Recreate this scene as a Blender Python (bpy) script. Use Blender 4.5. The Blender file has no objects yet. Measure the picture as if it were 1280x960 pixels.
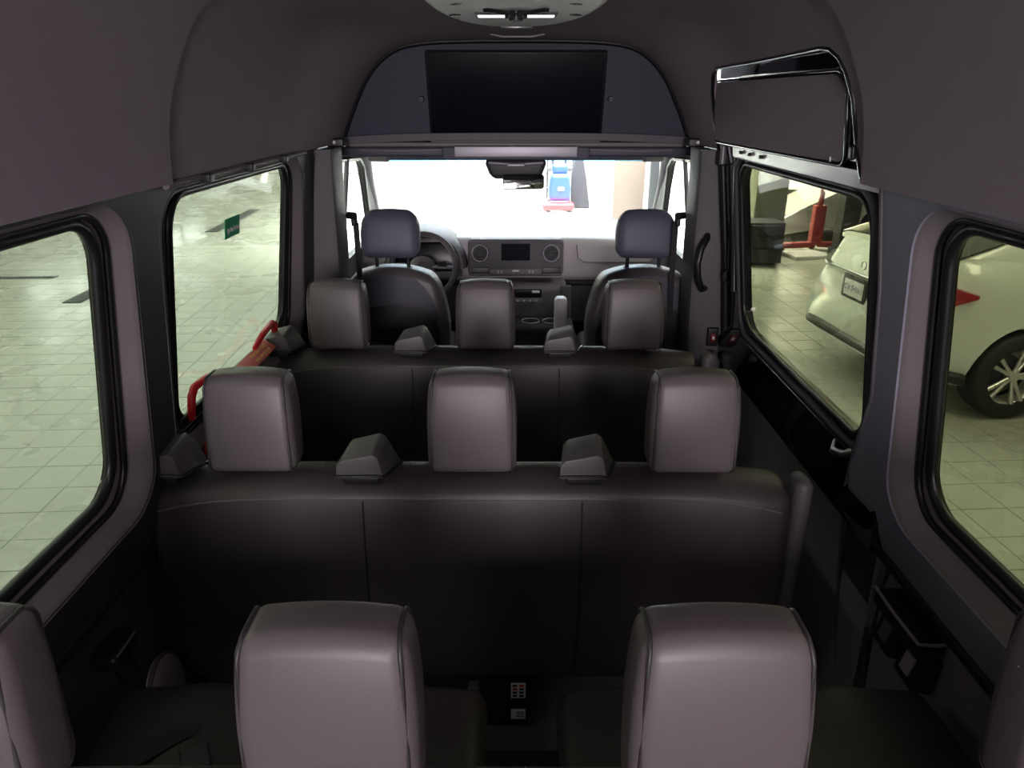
import bpy, bmesh, math, random
from mathutils import Vector, Matrix, Euler
from mathutils.geometry import delaunay_2d_cdt

random.seed(7)
S = bpy.context.scene
COL = S.collection
R = math.radians
# ---------------------------------------------------------------- camera, world, lights, exposure
cd = bpy.data.cameras.new('camera'); cam = bpy.data.objects.new('camera', cd); COL.objects.link(cam)
cam.location = (0, 0, 0)
cam.rotation_euler = (R(90 - 21.97), 0, R(0.30))
cd.sensor_width = 36; cd.lens = 24.75; cd.clip_start = 0.02; cd.clip_end = 200
S.camera = cam
w = bpy.data.worlds.new('world'); S.world = w; w.use_nodes = True
w.node_tree.nodes['Background'].inputs[0].default_value = (0.75, 0.85, 1.0, 1)
w.node_tree.nodes['Background'].inputs[1].default_value = 0.3
S.view_settings.view_transform = 'Standard'
S.view_settings.look = 'None'
S.view_settings.gamma = 1
S.view_settings.exposure = 0.0

def area(name, loc, target, sx, sy, power, color=(1, 1, 1), spread=180):
    l = bpy.data.lights.new(name, 'AREA'); l.shape = 'RECTANGLE'; l.size = sx; l.size_y = sy
    l.energy = power; l.color = color; l.spread = R(spread)
    o = bpy.data.objects.new(name, l); COL.objects.link(o); o.location = loc
    o.rotation_euler = (Vector(target) - Vector(loc)).to_track_quat('-Z', 'Y').to_euler()
    return o
G = -2.4            # level of the garage floor (the camera is the origin)
# garage daylight, ceiling lamps and added fills
area('front_daylight', (0.6, 16.5, 2.7), (0.6, 17.5, G), 7, 11, 9000, (0.95, 0.98, 1.0), 95)
area('far_wall_fill', (0, 22.0, 2.6), (0, 26, -1.0), 12, 1.0, 1500, (0.97, 0.98, 1.0), 120)  # unseen light added to wash the far wall white
area('left_lamp_far', (-6.6, 19.0, 2.7), (-6.6, 19.0, G), 1.0, 3.5, 55, (1.0, 1.0, 0.97))
area('windshield_daylight', (0, 9.0, 2.3), (0, 4.5, -0.6), 5, 1.5, 420, (0.80, 0.90, 1.0))
area('left_lamp', (-6.0, 4.0, 2.6), (-6.0, 4.0, G), 1.2, 6, 112, (0.95, 1.0, 0.92))
area('left_lamp_near', (-5.0, -2.0, 2.6), (-5.0, -2.0, G), 4, 1.0, 65, (0.95, 1.0, 0.92))
area('right_lamp', (4.6, 3.2, 2.6), (4.6, 4.2, G), 1.2, 4, 170, (1.0, 1.0, 0.9))
area('rear_fill', (0, -6.2, 0.2), (0, 2, -0.3), 2.6, 1.8, 370, (1.0, 0.90, 0.94))  # unseen fill added behind the van to light the interior
def bulb(name, loc, power, color, rad):
    l = bpy.data.lights.new(name, 'POINT'); l.energy = power; l.color = color; l.shadow_soft_size = rad
    o = bpy.data.objects.new(name, l); COL.objects.link(o); o.location = loc
bulb('dome_lamp_right', (0.52, -0.55, 0.10), 12.5, (1.0, 0.86, 0.90), 0.09)
bulb('dome_lamp_left', (-0.55, -0.95, 0.10), 3.2, (1.0, 0.86, 0.90), 0.12)

# ---------------------------------------------------------------- materials
def nodes(name):
    m = bpy.data.materials.new(name); m.use_nodes = True
    nt = m.node_tree; return m, nt, nt.nodes['Principled BSDF']
def mat(name, col, rough=0.5, metal=0.0, bump=0.0, scale=200, var=0.0, spec=0.5, coat=0.0, rvar=0.0, vscale=None, coord=None):
    m, nt, p = nodes(name)
    p.inputs['Base Color'].default_value = (*col, 1); p.inputs['Roughness'].default_value = rough
    p.inputs['Metallic'].default_value = metal; p.inputs['Specular IOR Level'].default_value = spec
    p.inputs['Coat Weight'].default_value = coat; p.inputs['Coat Roughness'].default_value = 0.05
    tc = nt.nodes.new('ShaderNodeTexCoord')
    if coord: tc = nt.nodes.new('ShaderNodeNewGeometry')
    OUT = 'Position' if coord else 'Object'
    if bump:
        n = nt.nodes.new('ShaderNodeTexNoise'); n.inputs['Scale'].default_value = scale; n.inputs['Detail'].default_value = 3
        b = nt.nodes.new('ShaderNodeBump'); b.inputs['Strength'].default_value = bump; b.inputs['Distance'].default_value = 0.002
        nt.links.new(tc.outputs[OUT], n.inputs['Vector'])
        nt.links.new(n.outputs['Fac'], b.inputs['Height']); nt.links.new(b.outputs['Normal'], p.inputs['Normal'])
    if var or rvar:
        n = nt.nodes.new('ShaderNodeTexNoise'); n.inputs['Scale'].default_value = vscale or 6; n.inputs['Detail'].default_value = 4
        nt.links.new(tc.outputs[OUT], n.inputs['Vector'])
        if var:
            mx = nt.nodes.new('ShaderNodeMix'); mx.data_type = 'RGBA'
            mx.inputs[6].default_value = (*[c * (1 - var) for c in col], 1); mx.inputs[7].default_value = (*[min(1, c * (1 + var)) for c in col], 1)
            nt.links.new(n.outputs['Fac'], mx.inputs[0]); nt.links.new(mx.outputs[2], p.inputs['Base Color'])
        if rvar:
            mr = nt.nodes.new('ShaderNodeMapRange'); mr.inputs[1].default_value = 0.35; mr.inputs[2].default_value = 0.65
            mr.inputs[3].default_value = max(0.03, rough - rvar); mr.inputs[4].default_value = rough + rvar
            nt.links.new(n.outputs['Fac'], mr.inputs[0]); nt.links.new(mr.outputs[0], p.inputs['Roughness'])
    return m
def emit(name, col, s):
    m = bpy.data.materials.new(name); m.use_nodes = True; nt = m.node_tree
    nt.nodes.remove(nt.nodes['Principled BSDF'])
    e = nt.nodes.new('ShaderNodeEmission'); e.inputs[0].default_value = (*col, 1); e.inputs[1].default_value = s
    nt.links.new(e.outputs[0], nt.nodes['Material Output'].inputs[0]); return m
def glass(name, tint, refl=1.0):
    m = bpy.data.materials.new(name); m.use_nodes = True; nt = m.node_tree
    nt.nodes.remove(nt.nodes['Principled BSDF'])
    t = nt.nodes.new('ShaderNodeBsdfTransparent'); t.inputs[0].default_value = (*tint, 1)
    g = nt.nodes.new('ShaderNodeBsdfGlossy'); g.inputs['Roughness'].default_value = 0.02; g.inputs[0].default_value = (refl, refl, refl, 1)
    f = nt.nodes.new('ShaderNodeFresnel'); ge = nt.nodes.new('ShaderNodeNewGeometry')
    mr = nt.nodes.new('ShaderNodeMapRange'); mr.inputs[3].default_value = 1.3; mr.inputs[4].default_value = 1 / 1.3
    nt.links.new(ge.outputs['Backfacing'], mr.inputs[0]); nt.links.new(mr.outputs[0], f.inputs[0])
    mx = nt.nodes.new('ShaderNodeMixShader')
    nt.links.new(f.outputs[0], mx.inputs[0]); nt.links.new(t.outputs[0], mx.inputs[1]); nt.links.new(g.outputs[0], mx.inputs[2])
    nt.links.new(mx.outputs[0], nt.nodes['Material Output'].inputs[0]); return m

M = dict(
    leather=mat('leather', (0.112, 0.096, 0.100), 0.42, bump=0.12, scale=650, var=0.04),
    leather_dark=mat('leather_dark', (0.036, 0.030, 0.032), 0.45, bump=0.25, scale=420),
    piping=mat('piping', (0.035, 0.032, 0.036), 0.45),
    stitch=mat('stitch', (0.012, 0.011, 0.012), 0.6),
    headliner=mat('headliner', (0.345, 0.30, 0.35), 0.85, bump=0.35, scale=500, var=0.05, spec=0.2),
    trim=mat('trim', (0.085, 0.080, 0.092), 0.5, bump=0.3, scale=600),
    trim_dark=mat('trim_dark', (0.035, 0.035, 0.045), 0.45, bump=0.3, scale=600),
    trim_grey=mat('trim_grey', (0.21, 0.185, 0.195), 0.5, bump=0.2, scale=500),
    black=mat('black_plastic', (0.012, 0.012, 0.014), 0.4),
    rubber=mat('rubber', (0.012, 0.012, 0.014), 0.35),
    gloss=mat('gloss_black', (0.006, 0.006, 0.009), 0.08, coat=1.0),
    housing=mat('housing_plastic', (0.105, 0.10, 0.105), 0.42, bump=0.2, scale=500),
    chrome=mat('chrome', (0.45, 0.46, 0.5), 0.3, metal=1.0),
    silver=mat('silver_paint', (0.36, 0.35, 0.40), 0.4, metal=0.3),
    screen=mat('screen', (0.005, 0.007, 0.013), 0.25, spec=0.4),
    trim_side_lit=mat('trim_side_lit', (0.24, 0.24, 0.31), 0.5, bump=0.3, scale=600),  # side light on the right pillar is put into this trim colour
    white=mat('white_plastic', (0.72, 0.68, 0.70), 0.4),
    paper=mat('paper_label', (0.75, 0.73, 0.75), 0.6),
    red=mat('red_plastic', (0.65, 0.015, 0.02), 0.4),
    red_label=mat('red_label', (0.85, 0.20, 0.16), 0.5),
    yellow=mat('yellow_ink', (0.95, 0.72, 0.25), 0.6),
    green=mat('green_reflection', (0.0, 0.42, 0.16), 0.5),
    carpet=mat('carpet', (0.15, 0.14, 0.16), 0.95, bump=0.8, scale=700),
    carpet_dark=mat('carpet_dark', (0.03, 0.03, 0.032), 0.95, bump=0.8, scale=700),
    dash=mat('dashboard', (0.56, 0.52, 0.54), 0.6, bump=0.3, scale=400),
    dash_dark=mat('dashboard_dark', (0.16, 0.145, 0.16), 0.5, bump=0.3, scale=400),
    mesh_grey=mat('speaker_mesh', (0.40, 0.36, 0.38), 0.7, bump=1.0, scale=900),
    privacy=glass('privacy_glass', (0.84, 0.88, 0.80)),
    privacy_dark=glass('privacy_glass_dark', (0.66, 0.665, 0.53)),
    clear=glass('clear_glass', (0.97, 0.98, 0.98)),
    mirror=mat('mirror', (0.55, 0.6, 0.58), 0.05, metal=1.0),
    webbing=mat('belt_webbing', (0.03, 0.03, 0.033), 0.8, bump=0.5, scale=900),
    tile=mat('tile', (0.36, 0.37, 0.315), 0.30, var=0.07, vscale=1.1, rvar=0.08, bump=0.10, scale=14, coord='pos'),
    wall=mat('garage_wall', (0.45, 0.43, 0.36), 0.8, var=0.08),
    wall_bright=mat('garage_wall_white', (0.85, 0.85, 0.84), 0.8),
    wall_olive=mat('garage_wall_olive', (0.20, 0.21, 0.16), 0.8, var=0.1),
    concrete=mat('painted_column', (0.6, 0.6, 0.58), 0.7, var=0.05),
    column_dark=mat('dark_column', (0.03, 0.032, 0.035), 0.6),
    beige=mat('beige_panel', (0.14, 0.105, 0.078), 0.7),
    steel=mat('grate_steel', (0.06, 0.065, 0.07), 0.5, metal=0.4),
    carpaint=mat('white_car_paint', (0.62, 0.66, 0.60), 0.25, coat=1.0),
    tyre=mat('tyre', (0.015, 0.015, 0.016), 0.7, bump=0.4, scale=60),
    alloy=mat('alloy', (0.62, 0.62, 0.60), 0.3, metal=0.7),
    tail=mat('tail_lamp', (0.30, 0.006, 0.012), 0.15, coat=1.0),
    car_glass=mat('car_glass', (0.012, 0.016, 0.014), 0.06, coat=1.0),
    blue=mat('blue_plastic', (0.010, 0.040, 0.26), 0.4),
    dark_cloth=mat('dark_cloth', (0.012, 0.011, 0.016), 0.9, bump=0.5, scale=80),
    mat_grey=mat('floor_mat', (0.085, 0.09, 0.085), 0.9, var=0.25, vscale=5),
    grey_panel=mat('grey_car_paint', (0.25, 0.24, 0.24), 0.3, metal=0.3, coat=0.5),
    dim_red=mat('dim_red', (0.16, 0.006, 0.008), 0.4),
    display=mat('display', (0.010, 0.012, 0.018), 0.7, spec=0.15),
    vent_ring=mat('vent_ring', (0.22, 0.22, 0.25), 0.35, metal=0.8),
    hoist_red=mat('hoist_red', (0.26, 0.022, 0.018), 0.5),
    lamp=emit('lamp_strip', (0.95, 0.97, 1.0), 3.0),
)
# ---------------------------------------------------------------- helpers
ORG = {}
def org(o): return ORG.get(o.name, Vector((0, 0, 0))) if o else Vector((0, 0, 0))
def finish(name, bm, m, parent=None, smooth=True, angle=40, keep_origin=False):
    bmesh.ops.recalc_face_normals(bm, faces=bm.faces[:])
    co = [v.co for v in bm.verts]
    mn = Vector([min(c[i] for c in co) for i in range(3)]); mx = Vector([max(c[i] for c in co) for i in range(3)])
    c = (mn + mx) / 2
    bmesh.ops.translate(bm, vec=-c, verts=bm.verts[:])
    me = bpy.data.meshes.new(name); bm.to_mesh(me); bm.free()
    if smooth:
        for p in me.polygons: p.use_smooth = True
        me.set_sharp_from_angle(angle=R(angle))
    if m: me.materials.append(M[m] if isinstance(m, str) else m)
    o = bpy.data.objects.new(name, me); COL.objects.link(o)
    if parent: o.parent = parent
    o.location = c - org(parent); ORG[o.name] = c
    return o
def tag(o, label=None, cat=None, group=None, kind=None):
    for k, v in (('label', label), ('category', cat), ('group', group), ('kind', kind)):
        if v: o[k] = v
    return o
def empty(name, loc, label=None, cat=None, group=None, kind=None):
    o = bpy.data.objects.new(name, None); COL.objects.link(o); o.location = loc; o.empty_display_size = 0.1
    ORG[o.name] = Vector(loc); return tag(o, label, cat, group, kind)
def copy_tree(o, parent=None):
    c = o.copy(); COL.objects.link(c); c.parent = parent; ORG[c.name] = org(o)
    for ch in list(o.children): copy_tree(ch, c)
    return c
def face(bm, vs):
    try: return bm.faces.new(vs)
    except ValueError: return None
def rbm(size, loc=(0, 0, 0), r=0.02, n=1, seg=3, rot=None, fn=None, bm=None):
    """box with rounded edges"""
    bm = bm or bmesh.new(); h = [s / 2 for s in size]; r = min(r, min(h) * 0.999)
    ns = n if isinstance(n, (tuple, list)) else (n, n, n)
    def ax(hh, k):
        i = hh - r; arc = [i + r * math.tan(R(45) * j / seg) for j in range(1, seg + 1)]
        inn = [-i + 2 * i * j / k for j in range(k + 1)]
        return [-a for a in reversed(arc)] + inn + arc
    A = [ax(h[i], ns[i]) for i in range(3)]; cache = {}
    def V(p):
        q = Vector([max(-(h[i] - r), min(h[i] - r, p[i])) for i in range(3)]); d = Vector(p) - q
        p2 = q + d.normalized() * r if d.length > 1e-9 else q
        key = (round(p2.x, 6), round(p2.y, 6), round(p2.z, 6))
        if key not in cache:
            v = p2.copy()
            if fn: v = Vector(fn(v.x, v.y, v.z))
            if rot: v.rotate(rot)
            cache[key] = bm.verts.new(v + Vector(loc))
        return cache[key]
    for a in range(3):
        b, c = (a + 1) % 3, (a + 2) % 3
        for sgn in (-1, 1):
            for i in range(len(A[b]) - 1):
                for j in range(len(A[c]) - 1):
                    q = []
                    for (ii, jj) in ((i, j), (i + 1, j), (i + 1, j + 1), (i, j + 1)):
                        p = [0, 0, 0]; p[a] = sgn * h[a]; p[b] = A[b][ii]; p[c] = A[c][jj]; q.append(V(p))
                    if len(set(q)) == 4: face(bm, q)
                    elif len(set(q)) == 3: face(bm, list(dict.fromkeys(q)))
    return bm
def box(name, size, loc, m, parent=None, r=0.004, rot=None, n=1, seg=2, fn=None):
    e = Euler([R(a) for a in rot]) if rot else None
    return finish(name, rbm(size, loc, r, n, seg, e, fn), m, parent)
def tbm(pts, rad, sides=8, closed=False, bm=None, flat=None):
    """tube along points; rad may be a list; flat scales the section along the second axis"""
    bm = bm or bmesh.new(); P = [Vector(p) for p in pts]; N = len(P); rings = []; up = None
    for i, p in enumerate(P):
        if closed: t = P[(i + 1) % N] - P[i - 1]
        else: t = P[min(i + 1, N - 1)] - P[max(i - 1, 0)]
        t.normalize()
        if up is None:
            up = Vector((0, 0, 1)) if abs(t.z) < 0.9 else Vector((0, 1, 0))
        a = t.cross(up).normalized(); up = a.cross(t).normalized()
        rr = rad[i] if isinstance(rad, (list, tuple)) else rad
        rings.append([bm.verts.new(p + a * math.cos(2 * math.pi * k / sides) * rr + up * math.sin(2 * math.pi * k / sides) * rr * (flat or 1)) for k in range(sides)])
    for i in range(N if closed else N - 1):
        A, B = rings[i], rings[(i + 1) % N]
        for k in range(sides): face(bm, (A[k], A[(k + 1) % sides], B[(k + 1) % sides], B[k]))
    if not closed:
        face(bm, rings[0][::-1]); face(bm, rings[-1])
    return bm
def tube(name, pts, rad, m, parent=None, sides=8, closed=False, flat=None):
    return finish(name, tbm(pts, rad, sides, closed, flat=flat), m, parent, angle=60)
def cyl(name, a, b, r, m, parent=None, sides=20, r2=None):
    return finish(name, tbm([a, b], [r, r2 if r2 is not None else r], sides), m, parent, angle=40)
def prism(name, poly, axis, a, b, m, parent=None, bevel=0.0, org_=None, rot=None):
    """extrude 2-D polygon along axis ('x','y','z') from a to b"""
    bm = bmesh.new()
    def P(u, v, t): return {'x': (t, u, v), 'y': (u, t, v), 'z': (u, v, t)}[axis]
    A = [bm.verts.new(P(u, v, a)) for u, v in poly]; B = [bm.verts.new(P(u, v, b)) for u, v in poly]
    face(bm, A); face(bm, B[::-1]); n = len(poly)
    for i in range(n): face(bm, (A[i], A[(i + 1) % n], B[(i + 1) % n], B[i]))
    if bevel: bmesh.ops.bevel(bm, geom=bm.edges[:], offset=bevel, segments=2, affect='EDGES', profile=0.5)
    if rot: bmesh.ops.rotate(bm, verts=bm.verts[:], cent=(0, 0, 0), matrix=Euler([R(q) for q in rot]).to_matrix())
    if org_: bmesh.ops.translate(bm, vec=Vector(org_), verts=bm.verts[:])
    return finish(name, bm, m, parent)
def rr(u0, u1, v0, v1, r, n=7):
    r = [r] * 4 if not isinstance(r, (tuple, list)) else r; out = []
    for (cu, cv, a0, q) in ((u1 - r[0], v0 + r[0], -90, r[0]), (u1 - r[1], v1 - r[1], 0, r[1]), (u0 + r[2], v1 - r[2], 90, r[2]), (u0 + r[3], v0 + r[3], 180, r[3])):
        for k in range(n + 1):
            a = R(a0 + 90 * k / n); out.append((cu + q * math.cos(a), cv + q * math.sin(a)))
    return out
def refine(loop, mx):
    out = []
    for i, p in enumerate(loop):
        q = loop[(i + 1) % len(loop)]; d = math.dist(p, q); k = max(1, int(d / mx))
        for j in range(k): out.append((p[0] + (q[0] - p[0]) * j / k, p[1] + (q[1] - p[1]) * j / k))
    return out
def inside(p, poly):
    x, y = p; c = False; n = len(poly)
    for i in range(n):
        x1, y1 = poly[i]; x2, y2 = poly[(i + 1) % n]
        if (y1 > y) != (y2 > y) and x < (x2 - x1) * (y - y1) / (y2 - y1) + x1: c = not c
    return c
def sheet(name, outer, holes, fn, thick, m, parent=None, grid=0.12, angle=35):
    """surface over a 2-D outline with holes, mapped to 3-D by fn(u,v), given depth by the vector function thick"""
    outer = refine(outer, grid * 0.4); holes = [refine(h, grid) for h in holes]
    vs = []; es = []
    for lp in [outer] + holes:
        s = len(vs); vs += [Vector(p) for p in lp]; es += [(s + i, s + (i + 1) % len(lp)) for i in range(len(lp))]
    us = [p[0] for p in outer]; ws = [p[1] for p in outer]
    u = min(us) + grid * 0.37
    while u < max(us):
        v = min(ws) + grid * 0.41
        while v < max(ws):
            p = (u, v)
            if inside(p, outer) and not any(inside(p, h) for h in holes):
                if min(math.dist(p, q) for lp in [outer] + holes for q in lp) > grid * 0.3: vs.append(Vector(p))
            v += grid
        u += grid
    r = delaunay_2d_cdt(vs, es, [], 0, 1e-6)
    pts, fs = r[0], r[2]; bm = bmesh.new()
    A = [bm.verts.new(fn(p[0], p[1])) for p in pts]
    B = [bm.verts.new(Vector(fn(p[0], p[1])) + Vector(thick if not callable(thick) else thick(p[0], p[1]))) for p in pts]
    ed = {}
    for f in fs:
        c = (sum(pts[i][0] for i in f) / 3, sum(pts[i][1] for i in f) / 3)
        if not inside(c, outer) or any(inside(c, h) for h in holes): continue
        face(bm, [A[i] for i in f]); face(bm, [B[i] for i in reversed(f)])
        for k in range(len(f)):
            e = (f[k], f[(k + 1) % len(f)])
            key = tuple(sorted(e)); ed.setdefault(key, []).append(e)
    for k, l in ed.items():
        if len(l) == 1: i, j = l[0]; face(bm, (A[j], A[i], B[i], B[j]))
    bmesh.ops.delete(bm, geom=[v for v in bm.verts if not v.link_faces], context='VERTS')
    return finish(name, bm, m, parent, angle=angle)
def loft(name, loops, m, parent=None, closed=True, angle=50, thick=None, cap=False):
    bm = bmesh.new(); L = [[bm.verts.new(p) for p in lp] for lp in loops]; n = len(loops[0])
    for A, B in zip(L, L[1:]):
        for k in range(n if closed else n - 1): face(bm, (A[k], A[(k + 1) % n], B[(k + 1) % n], B[k]))
    if cap: face(bm, L[0][::-1]); face(bm, L[-1])
    if thick:
        bmesh.ops.recalc_face_normals(bm, faces=bm.faces[:])
        bmesh.ops.solidify(bm, geom=bm.faces[:], thickness=thick)
    return finish(name, bm, m, parent, angle=angle)
def text(name, s, size, m, parent, mtx, depth=0.0004, align='CENTER'):
    c = bpy.data.curves.new(name, 'FONT'); c.body = s; c.size = size; c.extrude = depth; c.align_x = align; c.align_y = 'CENTER'
    t = bpy.data.objects.new(name, c); COL.objects.link(t)
    me = bpy.data.meshes.new_from_object(t.evaluated_get(bpy.context.evaluated_depsgraph_get()))
    bpy.data.objects.remove(t)
    bm = bmesh.new(); bm.from_mesh(me); bmesh.ops.transform(bm, matrix=mtx, verts=bm.verts[:])
    return finish(name, bm, m, parent, smooth=False)

def lerp(a, b, t): return a + (b - a) * t
def pw(x, pts):
    if x <= pts[0][0]: return pts[0][1]
    for (a, b), (c, d) in zip(pts, pts[1:]):
        if x <= c: return lerp(b, d, (x - a) / (c - a))
    return pts[-1][1]
# =================================================================================== GARAGE
TA = R(3.6); TS = 0.305
floor_tex, nt, p = nodes('far_tiles')
tc = nt.nodes.new('ShaderNodeTexCoord'); mp = nt.nodes.new('ShaderNodeMapping'); mp.inputs['Rotation'].default_value = (0, 0, -TA)
br = nt.nodes.new('ShaderNodeTexBrick'); br.offset = 0; br.inputs['Scale'].default_value = 1
br.inputs['Brick Width'].default_value = TS; br.inputs['Row Height'].default_value = TS; br.inputs['Mortar Size'].default_value = 0.005
br.inputs['Color1'].default_value = (0.37, 0.38, 0.325, 1); br.inputs['Color2'].default_value = (0.34, 0.35, 0.30, 1); br.inputs['Mortar'].default_value = (0.16, 0.16, 0.14, 1)
ns = nt.nodes.new('ShaderNodeTexNoise'); ns.inputs['Scale'].default_value = 0.9; ns.inputs['Detail'].default_value = 6
mr = nt.nodes.new('ShaderNodeMapRange'); mr.inputs[1].default_value = 0.4; mr.inputs[2].default_value = 0.6; mr.inputs[3].default_value = 0.08; mr.inputs[4].default_value = 0.38
n2 = nt.nodes.new('ShaderNodeTexNoise'); n2.inputs['Scale'].default_value = 9; bp = nt.nodes.new('ShaderNodeBump'); bp.inputs['Strength'].default_value = 0.2; bp.inputs['Distance'].default_value = 0.01
mu = nt.nodes.new('ShaderNodeMix'); mu.data_type = 'RGBA'; mu.blend_type = 'MULTIPLY'; mu.inputs[0].default_value = 0.5
nt.links.new(tc.outputs['Object'], mp.inputs[0]); nt.links.new(mp.outputs[0], br.inputs[0]); nt.links.new(tc.outputs['Object'], ns.inputs[0]); nt.links.new(tc.outputs['Object'], n2.inputs[0])
nt.links.new(ns.outputs['Fac'], mr.inputs[0]); nt.links.new(mr.outputs[0], p.inputs['Roughness'])
nt.links.new(br.outputs['Color'], mu.inputs[6]); nt.links.new(ns.outputs['Fac'], mu.inputs[7]); nt.links.new(mu.outputs[2], p.inputs['Base Color'])
mu.inputs[0].default_value = 0.25
nt.links.new(n2.outputs['Fac'], bp.inputs['Height']); nt.links.new(bp.outputs['Normal'], p.inputs['Normal'])
bm = bmesh.new()
vs = [bm.verts.new(c) for c in ((-9, -8, G - 0.006), (9, -8, G - 0.006), (9, 40, G - 0.006), (-9, 40, G - 0.006))]; face(bm, vs)
for v in list(vs): v.co.z -= 0
gf = bmesh.ops.extrude_face_region(bm, geom=bm.faces[:]); bmesh.ops.translate(bm, vec=(0, 0, -0.2), verts=[e for e in gf['geom'] if isinstance(e, bmesh.types.BMVert)])
me = bpy.data.meshes.new('floor'); bmesh.ops.recalc_face_normals(bm, faces=bm.faces[:]); bm.to_mesh(me); bm.free(); me.materials.append(floor_tex)
gfloor = bpy.data.objects.new('floor', me); COL.objects.link(gfloor); tag(gfloor, kind='structure')
# nearest tiles, each one a piece
bm = rbm((TS - 0.005, TS - 0.005, 0.010), (0, 0, 0), 0.002, 1, 1)
tile0 = finish('floor_tile', bm, 'tile', gfloor, smooth=False)
cells = []
def wx(i, j): 
    u, v = (i + 0.5) * TS, (j + 0.5) * TS
    return (u * math.cos(TA) - v * math.sin(TA), u * math.sin(TA) + v * math.cos(TA))
for i in range(-20, 20):
    for j in range(2, 26):
        x, y = wx(i, j)
        if (-4.5 < x < -1.35 and 1.25 < y < 5.6) or (1.6 < x < 4.3 and 1.4 < y < 4.9): cells.append((x * x + y * y, x, y))
cells.sort(); first = True
for _, x, y in cells[:300]:
    o = tile0 if first else tile0.copy()
    if not first: COL.objects.link(o)
    o.parent = gfloor; o.location = (x, y, G - 0.005 + 0.004 * 0 + random.uniform(-0.0006, 0.0006)); o.rotation_euler = (0, 0, TA); first = False

# tiles farther out, still real pieces, joined
bm = bmesh.new()
for i in range(-30, 32):
    for j in range(4, 44):
        x, y = wx(i, j)
        left = -8.0 < x < -1.35 and 1.25 < y < 12.5; right = 1.6 < x < 7.5 and 1.4 < y < 11.5
        near = (-4.5 < x < -1.35 and 1.25 < y < 5.6) or (1.6 < x < 4.3 and 1.4 < y < 4.9)
        if near or not (left or right): continue
        z = G - 0.005 + random.uniform(-0.0006, 0.0006); q = (TS - 0.005) / 2
        def cr(s, zz): return [bm.verts.new((x + a * s * math.cos(TA) - b * s * math.sin(TA), y + a * s * math.sin(TA) + b * s * math.cos(TA), zz)) for a, b in ((-q, -q), (q, -q), (q, q), (-q, q))]
        T = cr(0.985, z + 0.005); B = cr(1.0, z - 0.001)
        face(bm, T)
        for k in range(4): face(bm, (B[k], B[(k + 1) % 4], T[(k + 1) % 4], T[k]))
tag(finish('floor_tile_field', bm, 'tile', gfloor, smooth=False), kind='stuff')

def slab(name, size, loc, m, kind='structure', parent=None, r=0.01, rot=None):
    o = box(name, size, loc, m, parent, r, rot, seg=1)
    if not parent and kind: tag(o, kind=kind)
    return o
slab('wall_left.001', (0.2, 48, 5.4), (-9.1, 16, 0.3), 'wall')
slab('wall_far', (18.4, 0.2, 5.4), (0, 26.0, 0.3), 'wall_bright')
slab('wall_right.001', (0.2, 22.6, 5.4), (9.1, 3.2, 0.3), 'wall_olive')
slab('wall_right.002', (5.3, 0.2, 5.4), (6.55, 14.6, 0.3), 'wall_olive')
slab('wall_right.003', (0.2, 11.3, 5.4), (3.8, 20.25, 0.3), 'wall_bright')
slab('wall_back', (18.4, 0.2, 5.4), (0, -8.1, 0.3), 'wall')
slab('ceiling', (18.4, 34, 0.2), (0, 9, 3.1), 'wall_bright').name = 'ceiling.001'
slab('trim_1', (5.2, 0.10, 0.08), (6.55, 14.45, G + 0.55), 'concrete')
slab('baseboard_left', (0.06, 30, 0.5), (-8.97, 10, G + 0.25), 'concrete')

def column(name, x, y, s, m, label, z1=3.0):
    r = empty(name, (x, y, G), label, 'column')
    box('shaft', (s, s, z1 - G), (x, y, (z1 + G) / 2), m, r, 0.02)
    box('plinth', (s + 0.06, s + 0.06, 0.12), (x, y, G + 0.06), m, r, 0.01)
    return r
column('support_column', 4.05, 11.7, 0.50, 'wall_olive', 'wide olive column at the left edge of the sliding door window')
column('support_column', 5.42, 11.7, 0.28, 'column_dark', 'slim dark column behind the tail of the white car')
tag(box('steel_post', (0.14, 0.14, 4.6), (2.44, 12.9, G + 2.3), 'column_dark', None, 0.01), 'thin dark post seen at the right edge of the windshield', 'post')
r = empty('beige_door', (2.05, 13.2, G), 'beige door leaf standing in the bright bay beyond the passenger headrest', 'door')
box('door_leaf', (0.55, 0.06, 1.85), (2.05, 13.2, G + 0.925), 'beige', r, 0.008)
box('door_leaf_rail', (0.55, 0.08, 0.08), (2.05, 13.19, G + 1.80), 'beige', r, 0.008)

M['glint_glow'] = emit('glint_glow', (0.95, 1.0, 0.98), 3.5)  # glowing wall panels added to put glints on the left floor
for k_, (y_, w_) in enumerate(((13.6, 2.2), (19.0, 3.0))):
    r = empty('window_%d' % (5 + k_), (-8.98, y_, G + 0.7), kind='structure')  # framed like a window, made up as a glint source
    for q in range(2):
        box('pane', (0.02, w_ / 2 - 0.06, 1.5), (-8.985, y_ - w_ / 4 + q * w_ / 2, G + 1.5), 'glint_glow', r, 0.004)
    for yy in (-w_ / 2, 0, w_ / 2): box('frame', (0.06, 0.06, 1.6), (-8.97, y_ + yy, G + 1.5), 'steel', r, 0.005)
    for zz in (-0.78, 0.78): box('frame', (0.06, w_ + 0.06, 0.06), (-8.97, y_, G + 1.5 + zz), 'steel', r, 0.005)
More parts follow.
